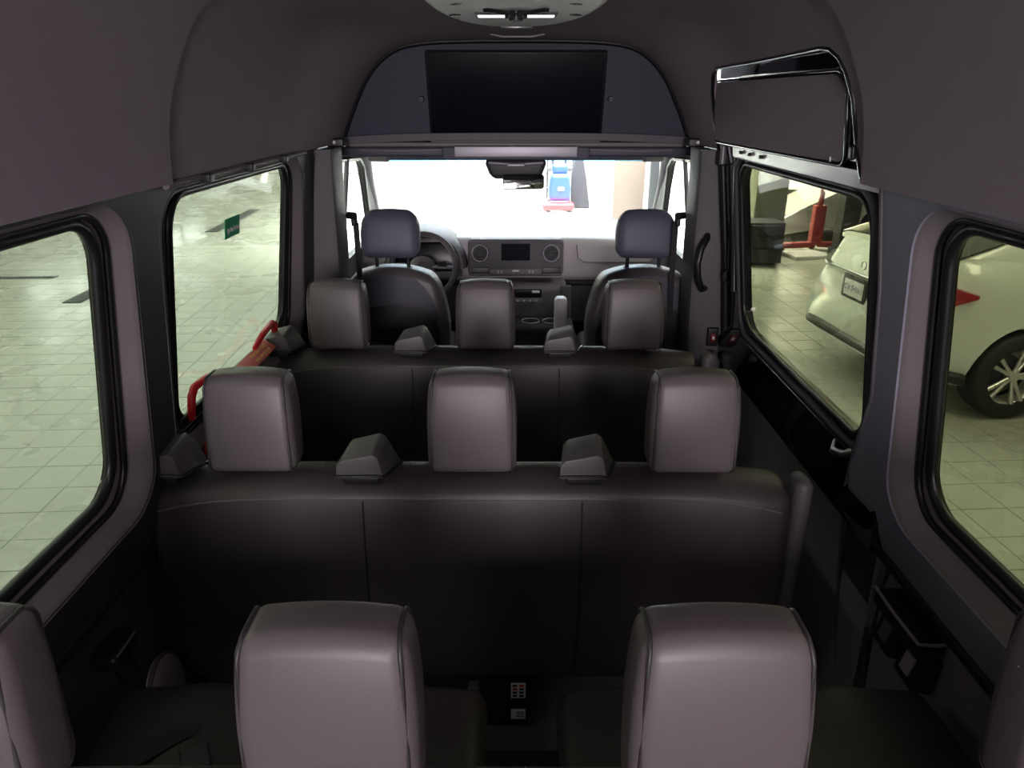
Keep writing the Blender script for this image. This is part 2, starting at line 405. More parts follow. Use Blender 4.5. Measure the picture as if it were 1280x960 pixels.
# drain gratings, slats one by one
def drain(x, y, L, W, rz, label):
    r = empty('floor_drain', (0, 0, 0), label, 'drain', None)
    box('frame', (W, L, 0.010), (0, 0, 0.001), 'steel', r, 0.002, seg=1)
    n = int(L / 0.06)
    s0 = None
    for k in range(n):
        yy = -L / 2 + (k + 0.5) * L / n
        if s0 is None: s0 = box('slat', (W * 0.8, 0.03, 0.008), (0, yy, 0.008), 'grate', r, 0.001, seg=1)
        else:
            s = s0.copy(); COL.objects.link(s); s.location = (0, yy, 0.008)
    r.location = (x, y, G); r.rotation_euler = (0, 0, rz)
M['grate'] = mat('grate_bars', (0.12, 0.125, 0.13), 0.45, metal=0.6)
drain(-6.07, 15.4, 3.0, 0.26, TA, 'long dark drain grate seen across the front left window')
drain(-5.70, 9.25, 1.15, 0.24, TA, 'short dark drain grate seen at the right edge of the rear left window')
drain(-7.25, 10.05, 1.1, 0.14, TA + R(90), 'thin crosswise drain grate far out in the rear left window')

# ------------------------------------------------------------------ white car
def build_car():
    root = empty('car', (0, 0, 0), 'white crossover car parked with its tail towards the van', 'car')
    HW = 0.92
    # half width as function of height and station, rear at X=0
    def sec(X):
        plan = 1.0
        if X < 0.7: plan = 1 - 0.30 * (1 - X / 0.7) ** 2.2
        if X > 3.9: plan = 1 - 0.25 * ((X - 3.9) / 0.75) ** 2
        if X < 0.75: top = 1.00 + 0.28 * min(1, max(0, X - 0.02) / 0.20)
        else: top = 1.28 - 0.10 * min(1, (X - 0.75) / 2.0)
        if X < 0.02: top = 0.95
        if X > 3.2: top = 1.16 - 0.30 * ((X - 3.2) / 1.45) ** 1.3
        low = 0.27 + (0.14 * (1 - X / 0.35) if X < 0.35 else 0)
        out = []
        zs = [0, 0.05, 0.16, 0.30, 0.45, 0.60, 0.75, 0.88, 0.96, 1.0]
        ws = [0.86, 0.94, 0.98, 1.0, 0.995, 0.985, 0.985, 0.955, 0.90, 0.82]
        for a, b in zip(zs, ws): out.append((HW * b * plan, low + (top - low) * a))
        return out, top
    st = [0.0, 0.03, 0.08, 0.16, 0.26, 0.4, 0.55, 0.75, 1.0, 1.4, 1.8, 2.2, 2.6, 3.0, 3.4, 3.8, 4.1, 4.4, 4.58, 4.65]
    def xoff(X, z):   # tail lean: bumper stands proud, hatch leans forward
        if X > 0.6: return 0
        k = 1 - X / 0.6
        return k * (0.0 if z < 0.62 else min(0.16, (z - 0.62) * 0.32)) + k * (0.05 if z < 0.35 else 0)
    loops = []
    for X in st:
        s, top = sec(X)
        pts = [(X + xoff(X, z), y, z) for y, z in s] + [(X + xoff(X, top), y * s[-1][0], top + 0.02 * (1 - y * y)) for y in (0.5, 0, -0.5)] + [(X + xoff(X, z), -y, z) for y, z in reversed(s)]
        loops.append(pts)
    body = loft('body', loops, 'carpaint', root, cap=True, angle=55)
    cut = []
    for X in (0.98, 3.75):
        cbm = tbm([(X, -1.2, 0.36), (X, -0.60, 0.36)], 0.42, 40); tbm([(X, 0.60, 0.36), (X, 1.2, 0.36)], 0.42, 40, bm=cbm)
        c = finish('cutter', cbm, None, root, smooth=False)
        md = body.modifiers.new('arch', 'BOOLEAN'); md.object = c; md.operation = 'DIFFERENCE'; md.solver = 'EXACT'; cut.append(c)
    bpy.context.view_layer.update()
    me = bpy.data.meshes.new_from_object(body.evaluated_get(bpy.context.evaluated_depsgraph_get()))
    body.modifiers.clear(); body.data = me
    if not me.materials: me.materials.append(M['carpaint'])
    for c in cut: bpy.data.objects.remove(c)
    # cabin
    gl = []
    for X, hb, ht, zb, zt in ((0.30, 0.74, 0.72, 1.20, 1.27), (0.78, 0.80, 0.70, 1.22, 1.42), (1.2, 0.83, 0.66, 1.22, 1.60), (1.5, 0.84, 0.65, 1.20, 1.66), (2.2, 0.84, 0.64, 1.15, 1.67), (2.7, 0.83, 0.62, 1.14, 1.58), (3.1, 0.80, 0.6, 1.13, 1.38), (3.5, 0.76, 0.62, 1.10, 1.16)):
        gl.append([(X, hb, zb), (X, hb * 0.5 + ht * 0.5 + 0.01, (zb + zt) / 2), (X, ht, zt - 0.03), (X, ht * 0.8, zt), (X, 0, zt + 0.03), (X, -ht * 0.8, zt), (X, -ht, zt - 0.03), (X, -hb * 0.5 - ht * 0.5 - 0.01, (zb + zt) / 2), (X, -hb, zb)])
    loft('cabin', gl, 'carpaint', root, cap=True, angle=60)
    # rear window and side windows set on the cabin
    q = []
    for t in range(8):
        X = 0.31 + t * 0.124; zt = pw(X, [(0.30, 1.27), (0.78, 1.42), (1.2, 1.60)]); hw_ = pw(X, [(0.30, 0.735), (0.78, 0.715), (1.2, 0.67)])
        q.append([(X - 0.012, yy * hw_ * 1.0, zt + dz + 0.012) for yy, dz in ((1.005, -0.03), (0.8, 0.0), (0.4, 0.017), (0, 0.03), (-0.4, 0.017), (-0.8, 0.0), (-1.005, -0.03))])
    loft('rear_window', q, 'car_glass', root, closed=False, thick=0.012)
    for sd in (-1, 1):
        prism('side_window', [(1.15, 1.29), (1.30, 1.26), (2.0, 1.24), (2.0, 1.57), (1.5, 1.58), (1.32, 1.52)], 'y', 0, 0.02, 'car_glass', root, 0.003, (0, sd * 0.755 - 0.01, 0))
        prism('side_window', [(2.06, 1.24), (3.15, 1.20), (2.62, 1.55), (2.06, 1.57)], 'y', 0, 0.02, 'car_glass', root, 0.003, (0, sd * 0.755 - 0.01, 0))
        # tail lamp wraps round the corner
        L = []; ks = 0.25 if sd > 0 else 0.9
        for X, y, z, hh in ((0.11, 0.48, 0.93, 0.05), (0.115, 0.60, 0.935, 0.075), (0.17, 0.705, 0.94, 0.085), (0.22, 0.77, 0.95, 0.09), (0.33, 0.835, 0.962, 0.085), (0.50, 0.905, 0.975, 0.012)):
            n = 0.012; hh *= ks; z += 0.05
            L.append([(X - n, sd * (y + n), z - hh), (X - n * 1.5, sd * (y + n * 1.5), z), (X - n, sd * (y + n), z + hh), (X + 0.02, sd * (y - 0.03), z + hh), (X + 0.02, sd * (y - 0.03), z - hh)])
        loft('tail_lamp', L, 'tail' if sd < 0 else 'chrome', root, cap=True)
    cp = [(0.005, 0.0), (0.005, 0.35), (0.01, 0.56), (0.07, 0.675), (0.20, 0.795), (0.36, 0.86), (0.52, 0.895)]
    cp = [(a, -b) for a, b in reversed(cp[1:])] + cp
    tube('bumper_trim', [(a + 0.01, b, 0.455 - 0.10 * (a / 0.52)) for a, b in cp], 0.05, 'black', root, 10)
    tube('bumper_strip', [(a - 0.03, b * 1.015, 0.425 - 0.10 * (a / 0.52)) for a, b in cp], 0.009, 'chrome', root, 6)
    tube('trunk_strip', [(0.085, y, 1.00) for y in (-0.45, -0.2, 0, 0.2, 0.45)], 0.014, 'chrome', root, 6)
    # fuel flap line and door line
    tube('fuel_flap_line', [(1.10 + 0.10 * math.cos(a), -0.925, 0.92 + 0.08 * math.sin(a)) for a in [k * math.pi / 8 for k in range(16)]], 0.0025, 'stitch', root, 4, True)
    tube('badge', [(0.108, 0.035 * math.cos(a), 1.08 + 0.035 * math.sin(a)) for a in [k * math.pi / 8 for k in range(16)]], 0.006, 'chrome', root, 6, True)
    pl = box('license_plate', (0.03, 0.37, 0.22), (0.066, 0, 0.87), 'black', root, 0.006)
    box('plate_face', (0.006, 0.29, 0.14), (0.049, 0, 0.875), 'paper', pl, 0.002)
    m4 = Matrix.Translation((0.045, 0, 0.875)) @ Matrix.Rotation(R(-90), 4, 'Z') @ Matrix.Rotation(R(90), 4, 'X')
    M['plate_blue'] = mat('plate_blue', (0.06, 0.09, 0.25), 0.5)
    text('plate_characters', 'CV 5•B61', 0.07, 'plate_blue', pl, m4)
    # wheels
    for X in (0.98, 3.75):
        for sd in (-1, 1):
            wl = empty('wheel', (X, sd * 0.80, 0.36)); wl.parent = root; ORG[wl.name] = Vector((X, sd * 0.80, 0.36))
            prof = [(0.235, -0.11), (0.33, -0.115), (0.355, -0.09), (0.362, 0), (0.355, 0.09), (0.33, 0.115), (0.235, 0.11)]
            lo = [[(X + rr_ * math.cos(a), sd * 0.80 + yy, 0.36 + rr_ * math.sin(a)) for a in [2 * math.pi * k / 40 for k in range(40)]] for rr_, yy in prof + prof[:1]]
            loft('tyre', lo, 'tyre', wl, angle=50)
            yo = sd * (0.80 + 0.085)
            prof = [(0.24, 0.02), (0.245, 0.0), (0.225, -0.012), (0.215, -0.05), (0.21, -0.12)]
            lo = [[(X + rr_ * math.cos(a), yo + sd * yy, 0.36 + rr_ * math.sin(a)) for a in [2 * math.pi * k / 40 for k in range(40)]] for rr_, yy in prof]
            rim = loft('rim', lo, 'alloy', wl, angle=50)
            for k in range(10):
                a = R(36 * (k // 2 * 2) + (10 if k % 2 else -10) + 0)
                tube('spoke', [(X + q_ * math.cos(a), yo - sd * 0.02 * (1 - q_ / 0.24), 0.36 + q_ * math.sin(a)) for q_ in (0.03, 0.12, 0.232)], [0.02, 0.016, 0.022], 'alloy', rim, 6)
            cyl('hub_cap', (X, yo - sd * 0.05, 0.36), (X, yo + sd * 0.005, 0.36), 0.045, 'alloy', rim, 16)
            cyl('brake_disc', (X, sd * 0.76, 0.36), (X, sd * 0.78, 0.36), 0.15, 'steel', rim, 24)
    return root
car = build_car()
car.location = (2.89, 6.0, G); car.rotation_euler = (0, 0, R(6))

# ------------------------------------------------------------------ things beyond the right windows
hx, hy = 5.15, 12.2
r = empty('engine_hoist', (hx, hy, G), 'red floor hoist on spread legs in front of the grey car body', 'hoist')
box('mast', (0.19, 0.16, 0.66), (hx, hy, G + 0.42), 'hoist_red', r, 0.02)
tube('boom', [(hx, hy, G + 0.72), (hx - 0.03, hy - 0.1, G + 0.95), (hx - 0.18, hy - 0.4, G + 1.05)], [0.05, 0.04, 0.02], 'hoist_red', r, 8)
box('leg', (0.62, 0.10, 0.09), (hx - 0.33, hy - 0.12, G + 0.10), 'hoist_red', r, 0.01, (0, 0, 12))
box('leg', (0.50, 0.10, 0.09), (hx + 0.28, hy - 0.08, G + 0.10), 'hoist_red', r, 0.01, (0, 0, -14))
for x, y in ((hx - 0.62, hy - 0.18), (hx + 0.52, hy - 0.14), (hx, hy + 0.1)):
    cyl('caster', (x - 0.03, y, G + 0.05), (x + 0.03, y, G + 0.05), 0.05, 'black', r, 14)
r = empty('tool_cabinet', (3.85, 11.1, G), 'dark tool cabinet with drawers beyond the sliding door window', 'cabinet')
box('body', (0.62, 0.5, 0.62), (3.80, 11.1, G + 0.36), 'column_dark', r, 0.015)
for k in range(3):
    d = box('drawer', (0.56, 0.03, 0.16), (3.80, 10.84, G + 0.2 + k * 0.18), 'black', r, 0.006)
    box('handle', (0.4, 0.02, 0.015), (3.80, 10.82, G + 0.26 + k * 0.18), 'steel', d, 0.003)
r = tag(box('floor_pad', (0.62, 0.5, 0.06), (4.78, 11.6, G + 0.03), 'white', None, 0.015, (0, 0, 10)), 'white folded pad lying on the floor under the red hoist', 'pad')
r = empty('grey_car', (6.2, 13.4, G), 'grey car body with open wheel arch behind the red hoist', 'car')
pf = [(4.75, 0.10), (4.80, 0.42), (5.2, 0.62), (5.7, 0.86), (6.1, 1.02), (7.6, 1.4), (8.3, 1.42), (8.3, 0.3), (7.4, 0.3)] + [(6.7 + 0.5 * math.cos(a), 0.3 + 0.42 * math.sin(a)) for a in [k * math.pi / 8 for k in range(9)]] + [(5.6, 0.25)]
prism('body_side', [(x, z + G) for x, z in pf], 'y', 12.9, 14.2, 'grey_panel', r, 0.02)
cyl('wheel', (6.7, 12.95, G + 0.34), (6.7, 13.2, G + 0.34), 0.33, 'tyre', r, 28)
tag(tube('air_hose', [(5.9, 10.6, G + 0.9), (5.5, 10.2, G + 0.5), (5.0, 9.4, G + 0.12), (4.5, 8.6, G + 0.02), (4.2, 8.2, G + 0.02)], 0.012, 'concrete', None, 6), 'pale air hose trailing from the dark column to the floor', 'hose')
tag(box('bright_area_panel', (1.55, 0.04, 1.6), (5.60, 14.46, G + 1.55), 'wall_bright', None, 0.004), 'white panel made up for the bright area between the olive and the dark column', 'board')  # panel made up to stand for a bright area
area('panel_fill', (5.6, 12.6, 1.6), (5.6, 14.5, -0.9), 1.4, 0.4, 260, (1.0, 0.95, 0.95), 100)  # unseen light added to brighten the white panel

# ------------------------------------------------------------------ front bay
r = empty('floor_scrubber', (1.02, 17.0, G), 'bright blue floor scrubber machine with a red squeegee, beyond the windshield', 'machine')
box('tank', (0.5, 0.55, 0.62), (1.02, 17.0, G + 0.52), 'blue', r, 0.10, n=2, seg=3, fn=lambda x, y, z: (x * (1 - 0.18 * max(0, z / 0.31)), y, z))
box('recovery_tank', (0.36, 0.42, 0.22), (1.02, 17.05, G + 0.92), 'blue', r, 0.07, seg=3)
box('scrub_deck', (0.72, 0.45, 0.14), (0.98, 16.72, G + 0.12), 'red', r, 0.04)
tube('handle', [(0.86, 17.2, G + 1.0), (0.86, 17.1, G + 1.35), (1.0, 17.1, G + 1.42), (1.16, 17.1, G + 1.35), (1.16, 17.2, G + 1.0)], 0.03, 'steel', r, 8)
for x in (0.78, 1.26): cyl('wheel', (x - 0.03, 17.1, G + 0.11), (x + 0.03, 17.1, G + 0.11), 0.11, 'tyre', r, 18)
box('panel_plate', (0.14, 0.02, 0.07), (1.04, 16.71, G + 0.50), 'paper', r, 0.004)
tag(prism('dark_cloth', [(1.32, G), (1.78, G), (1.66, G + 0.7), (1.56, G + 1.25), (1.44, G + 1.35), (1.32, G + 0.8)], 'y', 17.2, 17.45, 'dark_cloth', None, 0.04), 'dark cloth cover hanging down beside the blue floor scrubber', 'cloth')
tag(prism('entrance_mat', [(-0.55, 21.3), (0.75, 21.3), (0.78, 17.9), (-0.30, 17.9)], 'z', G - 0.004, G + 0.012, 'mat_grey', None), 'grey patterned mat on the bright floor left of the blue scrubber', 'mat')
r = empty('tool_trolley', (1.05, 19.0, G), 'dark trolley with upright poles standing behind the blue scrubber', 'trolley')
box('tray', (0.7, 0.4, 0.1), (1.15, 19.0, G + 0.75), 'steel', r, 0.02); box('tray', (0.7, 0.4, 0.1), (1.15, 19.0, G + 0.25), 'steel', r, 0.02)
for x in (0.82, 1.48): cyl('pole', (x, 19.0, G + 0.02), (x, 19.0, G + 1.75), 0.025, 'steel', r, 8)

# =================================================================================== VAN SHELL
def xg(z): return pw(z, [(-1.7, 0.985), (-0.84, 0.945), (-0.2, 0.853), (0.2, 0.80)])
def xin(z): return pw(z, [(-1.7, 0.945), (-1.06, 0.935), (-0.92, 0.888), (-0.85, 0.877), (-0.175, 0.808), (0.1, 0.76)])
W_REAR = dict(g=(-1.15, 1.425, -0.845, -0.218), i=(-1.22, 1.50, -0.915, -0.190))
W_FRONT = dict(g=(1.745, 2.705, -0.840, -0.215), i=(1.635, 2.80, -0.910, -0.195))
def wall_fn(side, off=0.0): return lambda y, z: (side * (xin(z) + off), y, z)
def window(name, side, W, rad, reveal='trim_grey', gm='privacy', glassoff=0.0):
    r = empty(name, (side * 0.9, (W['g'][0] + W['g'][1]) / 2, -0.845), kind='structure')
    gl = refine(rr(*W['g'], rad), 0.08)
    s = side
    def ring(d, f):      # loop grown by d round the glass
        y0, y1, z0, z1 = W['g']; ly, lz = W['i'][1] - y1, z1 - W['i'][3]
        i = W['i']; q = (lerp(y0, i[0], d), lerp(y1, i[1], d), lerp(z0, i[2], d), lerp(z1, i[3], d))
        pts = rr(*q, rad + 0.02 * d, 7); return [(s * f(z), y, z) for y, z in pts]
    fx = lambda k: (lambda z: lerp(xg(z) - 0.006, xin(z) + 0.001, k))
    loft('reveal', [ring(0.10, fx(0.0)), ring(0.38, fx(0.12)), ring(0.62, fx(0.45)), ring(0.86, fx(0.8)), ring(1.0, fx(1.0)), ring(1.12, fx(1.03))], reveal, r, thick=-0.003)
    tube('gasket', [(s * (xg(z) - 0.008), y, z) for y, z in rr(*W['g'], rad, 7)], 0.013, 'rubber', r, 8, True)
    tube('gasket_lip', [(s * (lerp(xg(z), xin(z), 0.30)), y, z) for y, z in [(a, b) for a, b in rr(*[lerp(W['g'][k], W['i'][k], 0.42) for k in range(4)], rad, 7)]], 0.008, 'rubber', r, 8, True)
    sheet('pane', rr(*[W['g'][0] - .004, W['g'][1] + .004, W['g'][2] - .004, W['g'][3] + .004], rad), [], lambda y, z: (s * xg(z), y, z), (s * 0.004, 0, 0), gm, r, grid=0.3)
    return r
# left side
wl = sheet('wall_left', [(-1.6, -1.06), (3.02, -1.06), (3.02, -0.165), (-1.6, -0.165)], [rr(*W_REAR['i'], 0.11), rr(*W_FRONT['i'], 0.11)], wall_fn(-1), (-0.012, 0, 0), 'trim_dark', grid=0.15)
tag(wl, kind='structure')
w1 = window('window_1', -1, W_REAR, 0.09)
w2 = window('window_2', -1, W_FRONT, 0.09)
# outer skin behind the trim
for sd, par, hs in ((-1, wl, (W_REAR, W_FRONT)),):
    sheet('outer_panel', [(-1.6, -1.9), (3.1, -1.9), (3.1, 0.2), (-1.6, 0.2)], [rr(*h['g'], 0.09) for h in hs], lambda y, z: (-xg(z) - 0.006, y, z), (-0.004, 0, 0), 'gloss', par, grid=0.3)
# lower trim of the left wall
lo = sheet('lower_panel', [(-1.6, -1.72), (3.02, -1.72), (3.02, -1.05), (-1.6, -1.05)], [], lambda y, z: (-0.952, y, z), (-0.01, 0, 0), 'trim_dark', wl, grid=0.3)
tube('ledge', [(-0.938, -1.6, -1.065), (-0.938, 3.0, -1.065)], 0.018, 'black', wl, 8)
tube('sill_joint', [(-0.888 , 1.30, -0.93), (-0.934, 1.32, -1.05)], 0.003, 'black', wl, 6)
# clips and rail over the front left window
rail = tag(tube('curtain_rail', [(-0.803, 1.66, -0.182), (-0.800, 2.80, -0.182)], 0.010, 'trim_grey', None, 8), 'grey rail along the headliner edge above the front left window', 'rail')
for y in (1.86, 2.17, 2.50): box('clip', (0.024, 0.03, 0.024), (-0.787, y, -0.185), 'black', rail, 0.004)

# right side, rear part with its own window
pr = [(-1.6, -1.06), (1.70, -1.06), (1.62, -0.84), (1.555, -0.66), (1.565, -0.40), (1.595, -0.165), (-1.6, -0.165)]
wr = sheet('wall_right', pr, [rr(*(W_REAR['i'][0], 1.455, W_REAR['i'][2], W_REAR['i'][3]), 0.11)], wall_fn(1, -0.004), (0.012, 0, 0), 'trim_side_lit', grid=0.12)
tag(wr, kind='structure')
WR = dict(g=(-1.15, 1.385, -0.845, -0.218), i=(-1.22, 1.455, -0.915, -0.190))
w3 = window('window_3', 1, WR, 0.09, gm='privacy_dark')
sheet('pillar_lower', [(1.53, -1.0), (1.70, -1.0), (1.66, -1.3), (1.54, -1.72), (1.42, -1.72), (1.50, -1.3)], [], lambda y, z: (0.925 - 0.02 * (z + 1.0), y, z), (0.012, 0, 0), 'trim_dark', wr, grid=0.2)
tube('pillar_edge', [(xin(z) - 0.004, y, z) for y, z in ((1.60, -0.18), (1.565, -0.40), (1.555, -0.66), (1.62, -0.84), (1.70, -1.0))] + [(0.928, 1.66, -1.3), (0.935, 1.54, -1.7)], 0.006, 'trim', wr, 8)
sheet('outer_panel', [(-1.6, -1.9), (1.62, -1.9), (1.62, 0.2), (-1.6, 0.2)], [rr(*WR['g'], 0.09)], lambda y, z: (xg(z) + 0.006, y, z), (0.004, 0, 0), 'gloss', wr, grid=0.3)
tube('ledge', [(0.935, -1.6, -1.065), (0.935, 1.54, -1.065)], 0.018, 'black', wr, 8)
# lower rear right trim with inset and cup holder tray
lr = sheet('lower_panel', [(-1.6, -1.72), (1.56, -1.72), (1.56, -1.06), (-1.6, -1.06)], [], lambda y, z: (0.952, y, z), (0.01, 0, 0), 'trim_dark', wr, grid=0.3)
sheet('inset_panel', [(0.2, -1.62), (1.42, -1.62)] + [(1.455, -1.58), (1.475, -1.30), (1.485, -1.16), (1.47, -1.11), (1.42, -1.085), (0.2, -1.085)], [], lambda y, z: (0.945, y, z), (0.006, 0, 0), 'trim_grey', wr, grid=0.3)
CY, CZ = 1.31, -1.15
cup = empty('cup_holder', (0.915, CY, CZ - 0.1), 'dark wall cup holder with socket panel on the rear right trim', 'cup holder')
box('housing', (0.07, 0.20, 0.045), (0.910, CY, CZ + 0.03), 'black', cup, 0.012, seg=3)
tube('rim', [(0.877, CY + 0.10, CZ + 0.052), (0.874, CY, CZ + 0.052), (0.877, CY - 0.098, CZ + 0.052), (0.908, CY - 0.102, CZ + 0.052), (0.935, CY - 0.10, CZ + 0.052)], 0.004, 'mesh_grey', cup, 6)
for dy_, m_ in ((-0.055, 'mesh_grey'), (0.05, 'housing')):
    box('socket_panel', (0.05, 0.085, 0.10), (0.922, CY + dy_, CZ - 0.045), 'black', cup, 0.01, (0, 12, 0), seg=3)
    box('socket', (0.010, 0.036, 0.05), (0.896, CY + dy_, CZ - 0.04), m_, cup, 0.004, (0, 12, 0))

# sliding door with its window
W_DOOR = dict(g=(1.655, 2.700, -0.835, -0.213), i=(1.632, 2.745, -0.870, -0.188))
door = empty('door_1', (0.9, 2.2, -1.7), kind='structure')
dfn = lambda y, z: (xg(z) - 0.028 - (0.03 if z < -0.93 else 0), y, z)
sheet('door_frame', [(1.50, -1.06), (2.96, -1.06), (2.96, 0.16), (1.60, 0.16)], [rr(*W_DOOR['g'], 0.085)], dfn, (0.03, 0, 0), 'gloss', door, grid=0.12)
def dring(d, off): return [((xg(z) - off), y, z) for y, z in rr(*[lerp(W_DOOR['g'][k], W_DOOR['i'][k], d) for k in range(4)], 0.09, 7)]
tube('gasket', dring(0.05, 0.030), 0.010, 'rubber', door, 8, True)
tube('window_frame', dring(0.9, 0.034), 0.012, 'silver_dark' if False else 'trim', door, 10, True)
tube('window_bead', dring(1.7, 0.030), 0.006, 'gloss', door, 8, True)
sheet('pane', rr(*W_DOOR['g'], 0.085), [], lambda y, z: (xg(z) - 0.004, y, z), (0.004, 0, 0), 'privacy_dark', door, grid=0.3)
# door upper inner: padded panel and painted rails
sheet('upper_panel', rr(1.80, 2.86, -0.142, 0.058, [0.012, 0.05, 0.06, 0.03]), [], lambda y, z: (xg(z) - 0.052 - 0.012 * (1 - ((y - 2.35) / 0.51) ** 2) - 0.03 * min(1, max(0, (y - 1.84)) / 1.0), y, z), (0.02, 0, 0), 'headliner', door, grid=0.05, angle=60)
tube('upper_panel_edge', [(xg(z) - 0.046 - 0.03 * min(1, (y - 1.83) / 1.0), y, z) for y, z in rr(1.79, 2.87, -0.150, 0.066, [0.014, 0.05, 0.06, 0.03])], 0.006, 'chrome_dark', door, 8, True) if False else tube('upper_panel_edge', [(xg(z) - 0.046 - 0.03 * min(1, max(0, y - 1.83) / 1.0), y, z) for y, z in rr(1.79, 2.87, -0.150, 0.066, [0.014, 0.05, 0.06, 0.03])], 0.005, 'gloss', door, 8, True)
M['rail_white'] = mat('rail_paint', (0.62, 0.58, 0.60), 0.25, coat=0.6)
sheet('door_rail', [(1.60, -0.192), (2.74, -0.192), (2.74, -0.153), (1.60, -0.153)], [], lambda y, z: (xg(z) - 0.048, y, z), (0.02, 0, 0), 'rail_white', door, grid=0.1)
tube('door_rail_tube', [(0.815, 1.75, -0.196), (0.814, 2.3, -0.194), (0.812, 2.74, -0.193)], 0.007, 'silver', door, 8)
for y in (2.62, 2.52, 2.40): cyl('screw', (0.806, y, -0.172), (0.79, y, -0.172), 0.006, 'black', door, 10)
cyl('screw', (0.80, 1.845, -0.137), (0.785, 1.845, -0.137), 0.007, 'chrome', door, 10)
# door lower trim
sheet('lower_panel', [(1.50, -1.72), (2.84, -1.72), (2.84, -1.04), (1.50, -1.04)], [], lambda y, z: (0.932 + 0.01 * (z + 1), y, z), (0.02, 0, 0), 'trim_grey', door, grid=0.3)
tube('door_ledge', [(0.930, 1.5, -1.035), (0.930, 2.84, -1.035)], 0.011, 'black', door, 8)
cyl('door_knob', (0.905, 2.50, -0.905), (0.885, 2.50, -0.900), 0.016, 'black', door, 14)
tube('door_latch', [(0.915, 1.80, -0.90), (0.895, 1.77, -0.915), (0.90, 1.72, -0.90), (0.915, 1.70, -0.88)], 0.012, 'chrome', door, 8)
tube('door_hinge_bar', [(0.835, 2.78, -0.24), (0.87, 2.80, -0.55), (0.888, 2.80, -0.72)], 0.012, 'chrome', door, 8)

# ---- front pillars with what hangs on them
def pillar(name, sd):
    r = empty(name, (sd * 0.85, 3.08, -1.7), kind='structure')
    ly = []
    for z, xi, xo in ((-1.70, 0.80, 0.99), (-1.15, 0.775, 0.985), (-0.95, 0.755, 0.97), (-0.60, 0.745, 0.93), (-0.30, 0.742, 0.88), (-0.185, 0.738, 0.86)):
        y0, y1 = 2.96, 3.22; b = 0.035
        ly.append([(sd * xo, y0, z), (sd * (xi + b), y0, z), (sd * (xi + 0.008), y0 + 0.01, z), (sd * xi, y0 + b, z), (sd * (xi + 0.012), y1 - b, z), (sd * (xi + 0.05), y1, z), (sd * xo, y1, z)])
    loft('pillar_cover', ly, 'trim', r, cap=True, angle=30)
    tube('door_seal', [(sd * (xg(z) - 0.035), 2.93, z) for z in (-1.6, -1.0, -0.6, -0.2)], 0.016, 'rubber', r, 8)
    return r
pl_ = pillar('trim_2', -1); prt = pillar('trim_3', 1)
def belt(sd, label):
    r = empty('seat_belt', (sd * 0.74, 3.24, -0.5), label, 'seat belt')
    cyl('anchor', (sd * 0.745, 3.18, -0.475), (sd * 0.715, 3.16, -0.475), 0.016, 'black', r, 14)
    box('belt_guide', (0.02, 0.05, 0.055), (sd * 0.722, 3.19, -0.495), 'black', r, 0.006)
    tube('webbing', [(sd * 0.716, 3.19, -0.51), (sd * 0.722, 3.21, -0.75), (sd * 0.735, 3.23, -1.0), (sd * 0.76, 3.24, -1.25)], 0.013, 'webbing', r, 6, flat=0.12)
belt(-1, 'black seat belt hanging on the pillar behind the driver seat')
belt(1, 'black seat belt hanging on the pillar behind the front passenger seat')
r = tag(tube('grab_handle', [(0.800, 2.965, -0.525), (0.790, 2.925, -0.53), (0.765, 2.905, -0.57), (0.755, 2.90, -0.63), (0.765, 2.905, -0.70), (0.79, 2.925, -0.745), (0.812, 2.965, -0.75)], 0.014, 'black', None, 10), 'black curved grab handle on the right front pillar', 'handle')
r = empty('door_switch', (0.87, 2.945, -0.98), 'small black switch with a red lamp low on the right front pillar', 'switch')
box('bezel', (0.05, 0.02, 0.085), (0.865, 2.952, -0.965), 'black', r, 0.008, seg=3)
box('lamp', (0.024, 0.010, 0.040), (0.865, 2.94, -0.965), 'dim_red', r, 0.004)
box('symbol', (0.010, 0.004, 0.014), (0.865, 2.934, -0.965), 'paper', r, 0.001)
box('belt_buckle', (0.06, 0.05, 0.13), (0.86, 2.93, -1.09), 'housing', None, 0.02, seg=3)
tag(bpy.data.objects['belt_buckle'], 'rounded grey belt cover standing at the foot of the right pillar', 'cover')
r = empty('retractable_hook', (0.80, 2.95, -0.2), 'black bracket with a bright edge at the top of the right front pillar', 'bracket')
box('bracket', (0.075, 0.05, 0.085), (0.835, 2.93, -0.20), 'black', r, 0.008, seg=3)
box('bright_edge', (0.012, 0.012, 0.07), (0.812, 2.90, -0.20), 'silver', r, 0.003)
tag(tube('door_strap', [(0.845, 2.90, -0.22), (0.868, 2.90, -0.45), (0.88, 2.90, -0.62), (0.885, 2.90, -0.655)], 0.008, 'rubber', None, 8), 'thin black cord running down beside the right front pillar', 'cord')
tag(tube('strap_ring', [(0.885 + 0.022 * math.cos(a), 2.89, -0.68 + 0.028 * math.sin(a)) for a in [k * math.pi / 8 for k in range(16)]], 0.005, 'black', None, 6, True), 'small black ring hanging at the end of the pillar cord', 'ring')

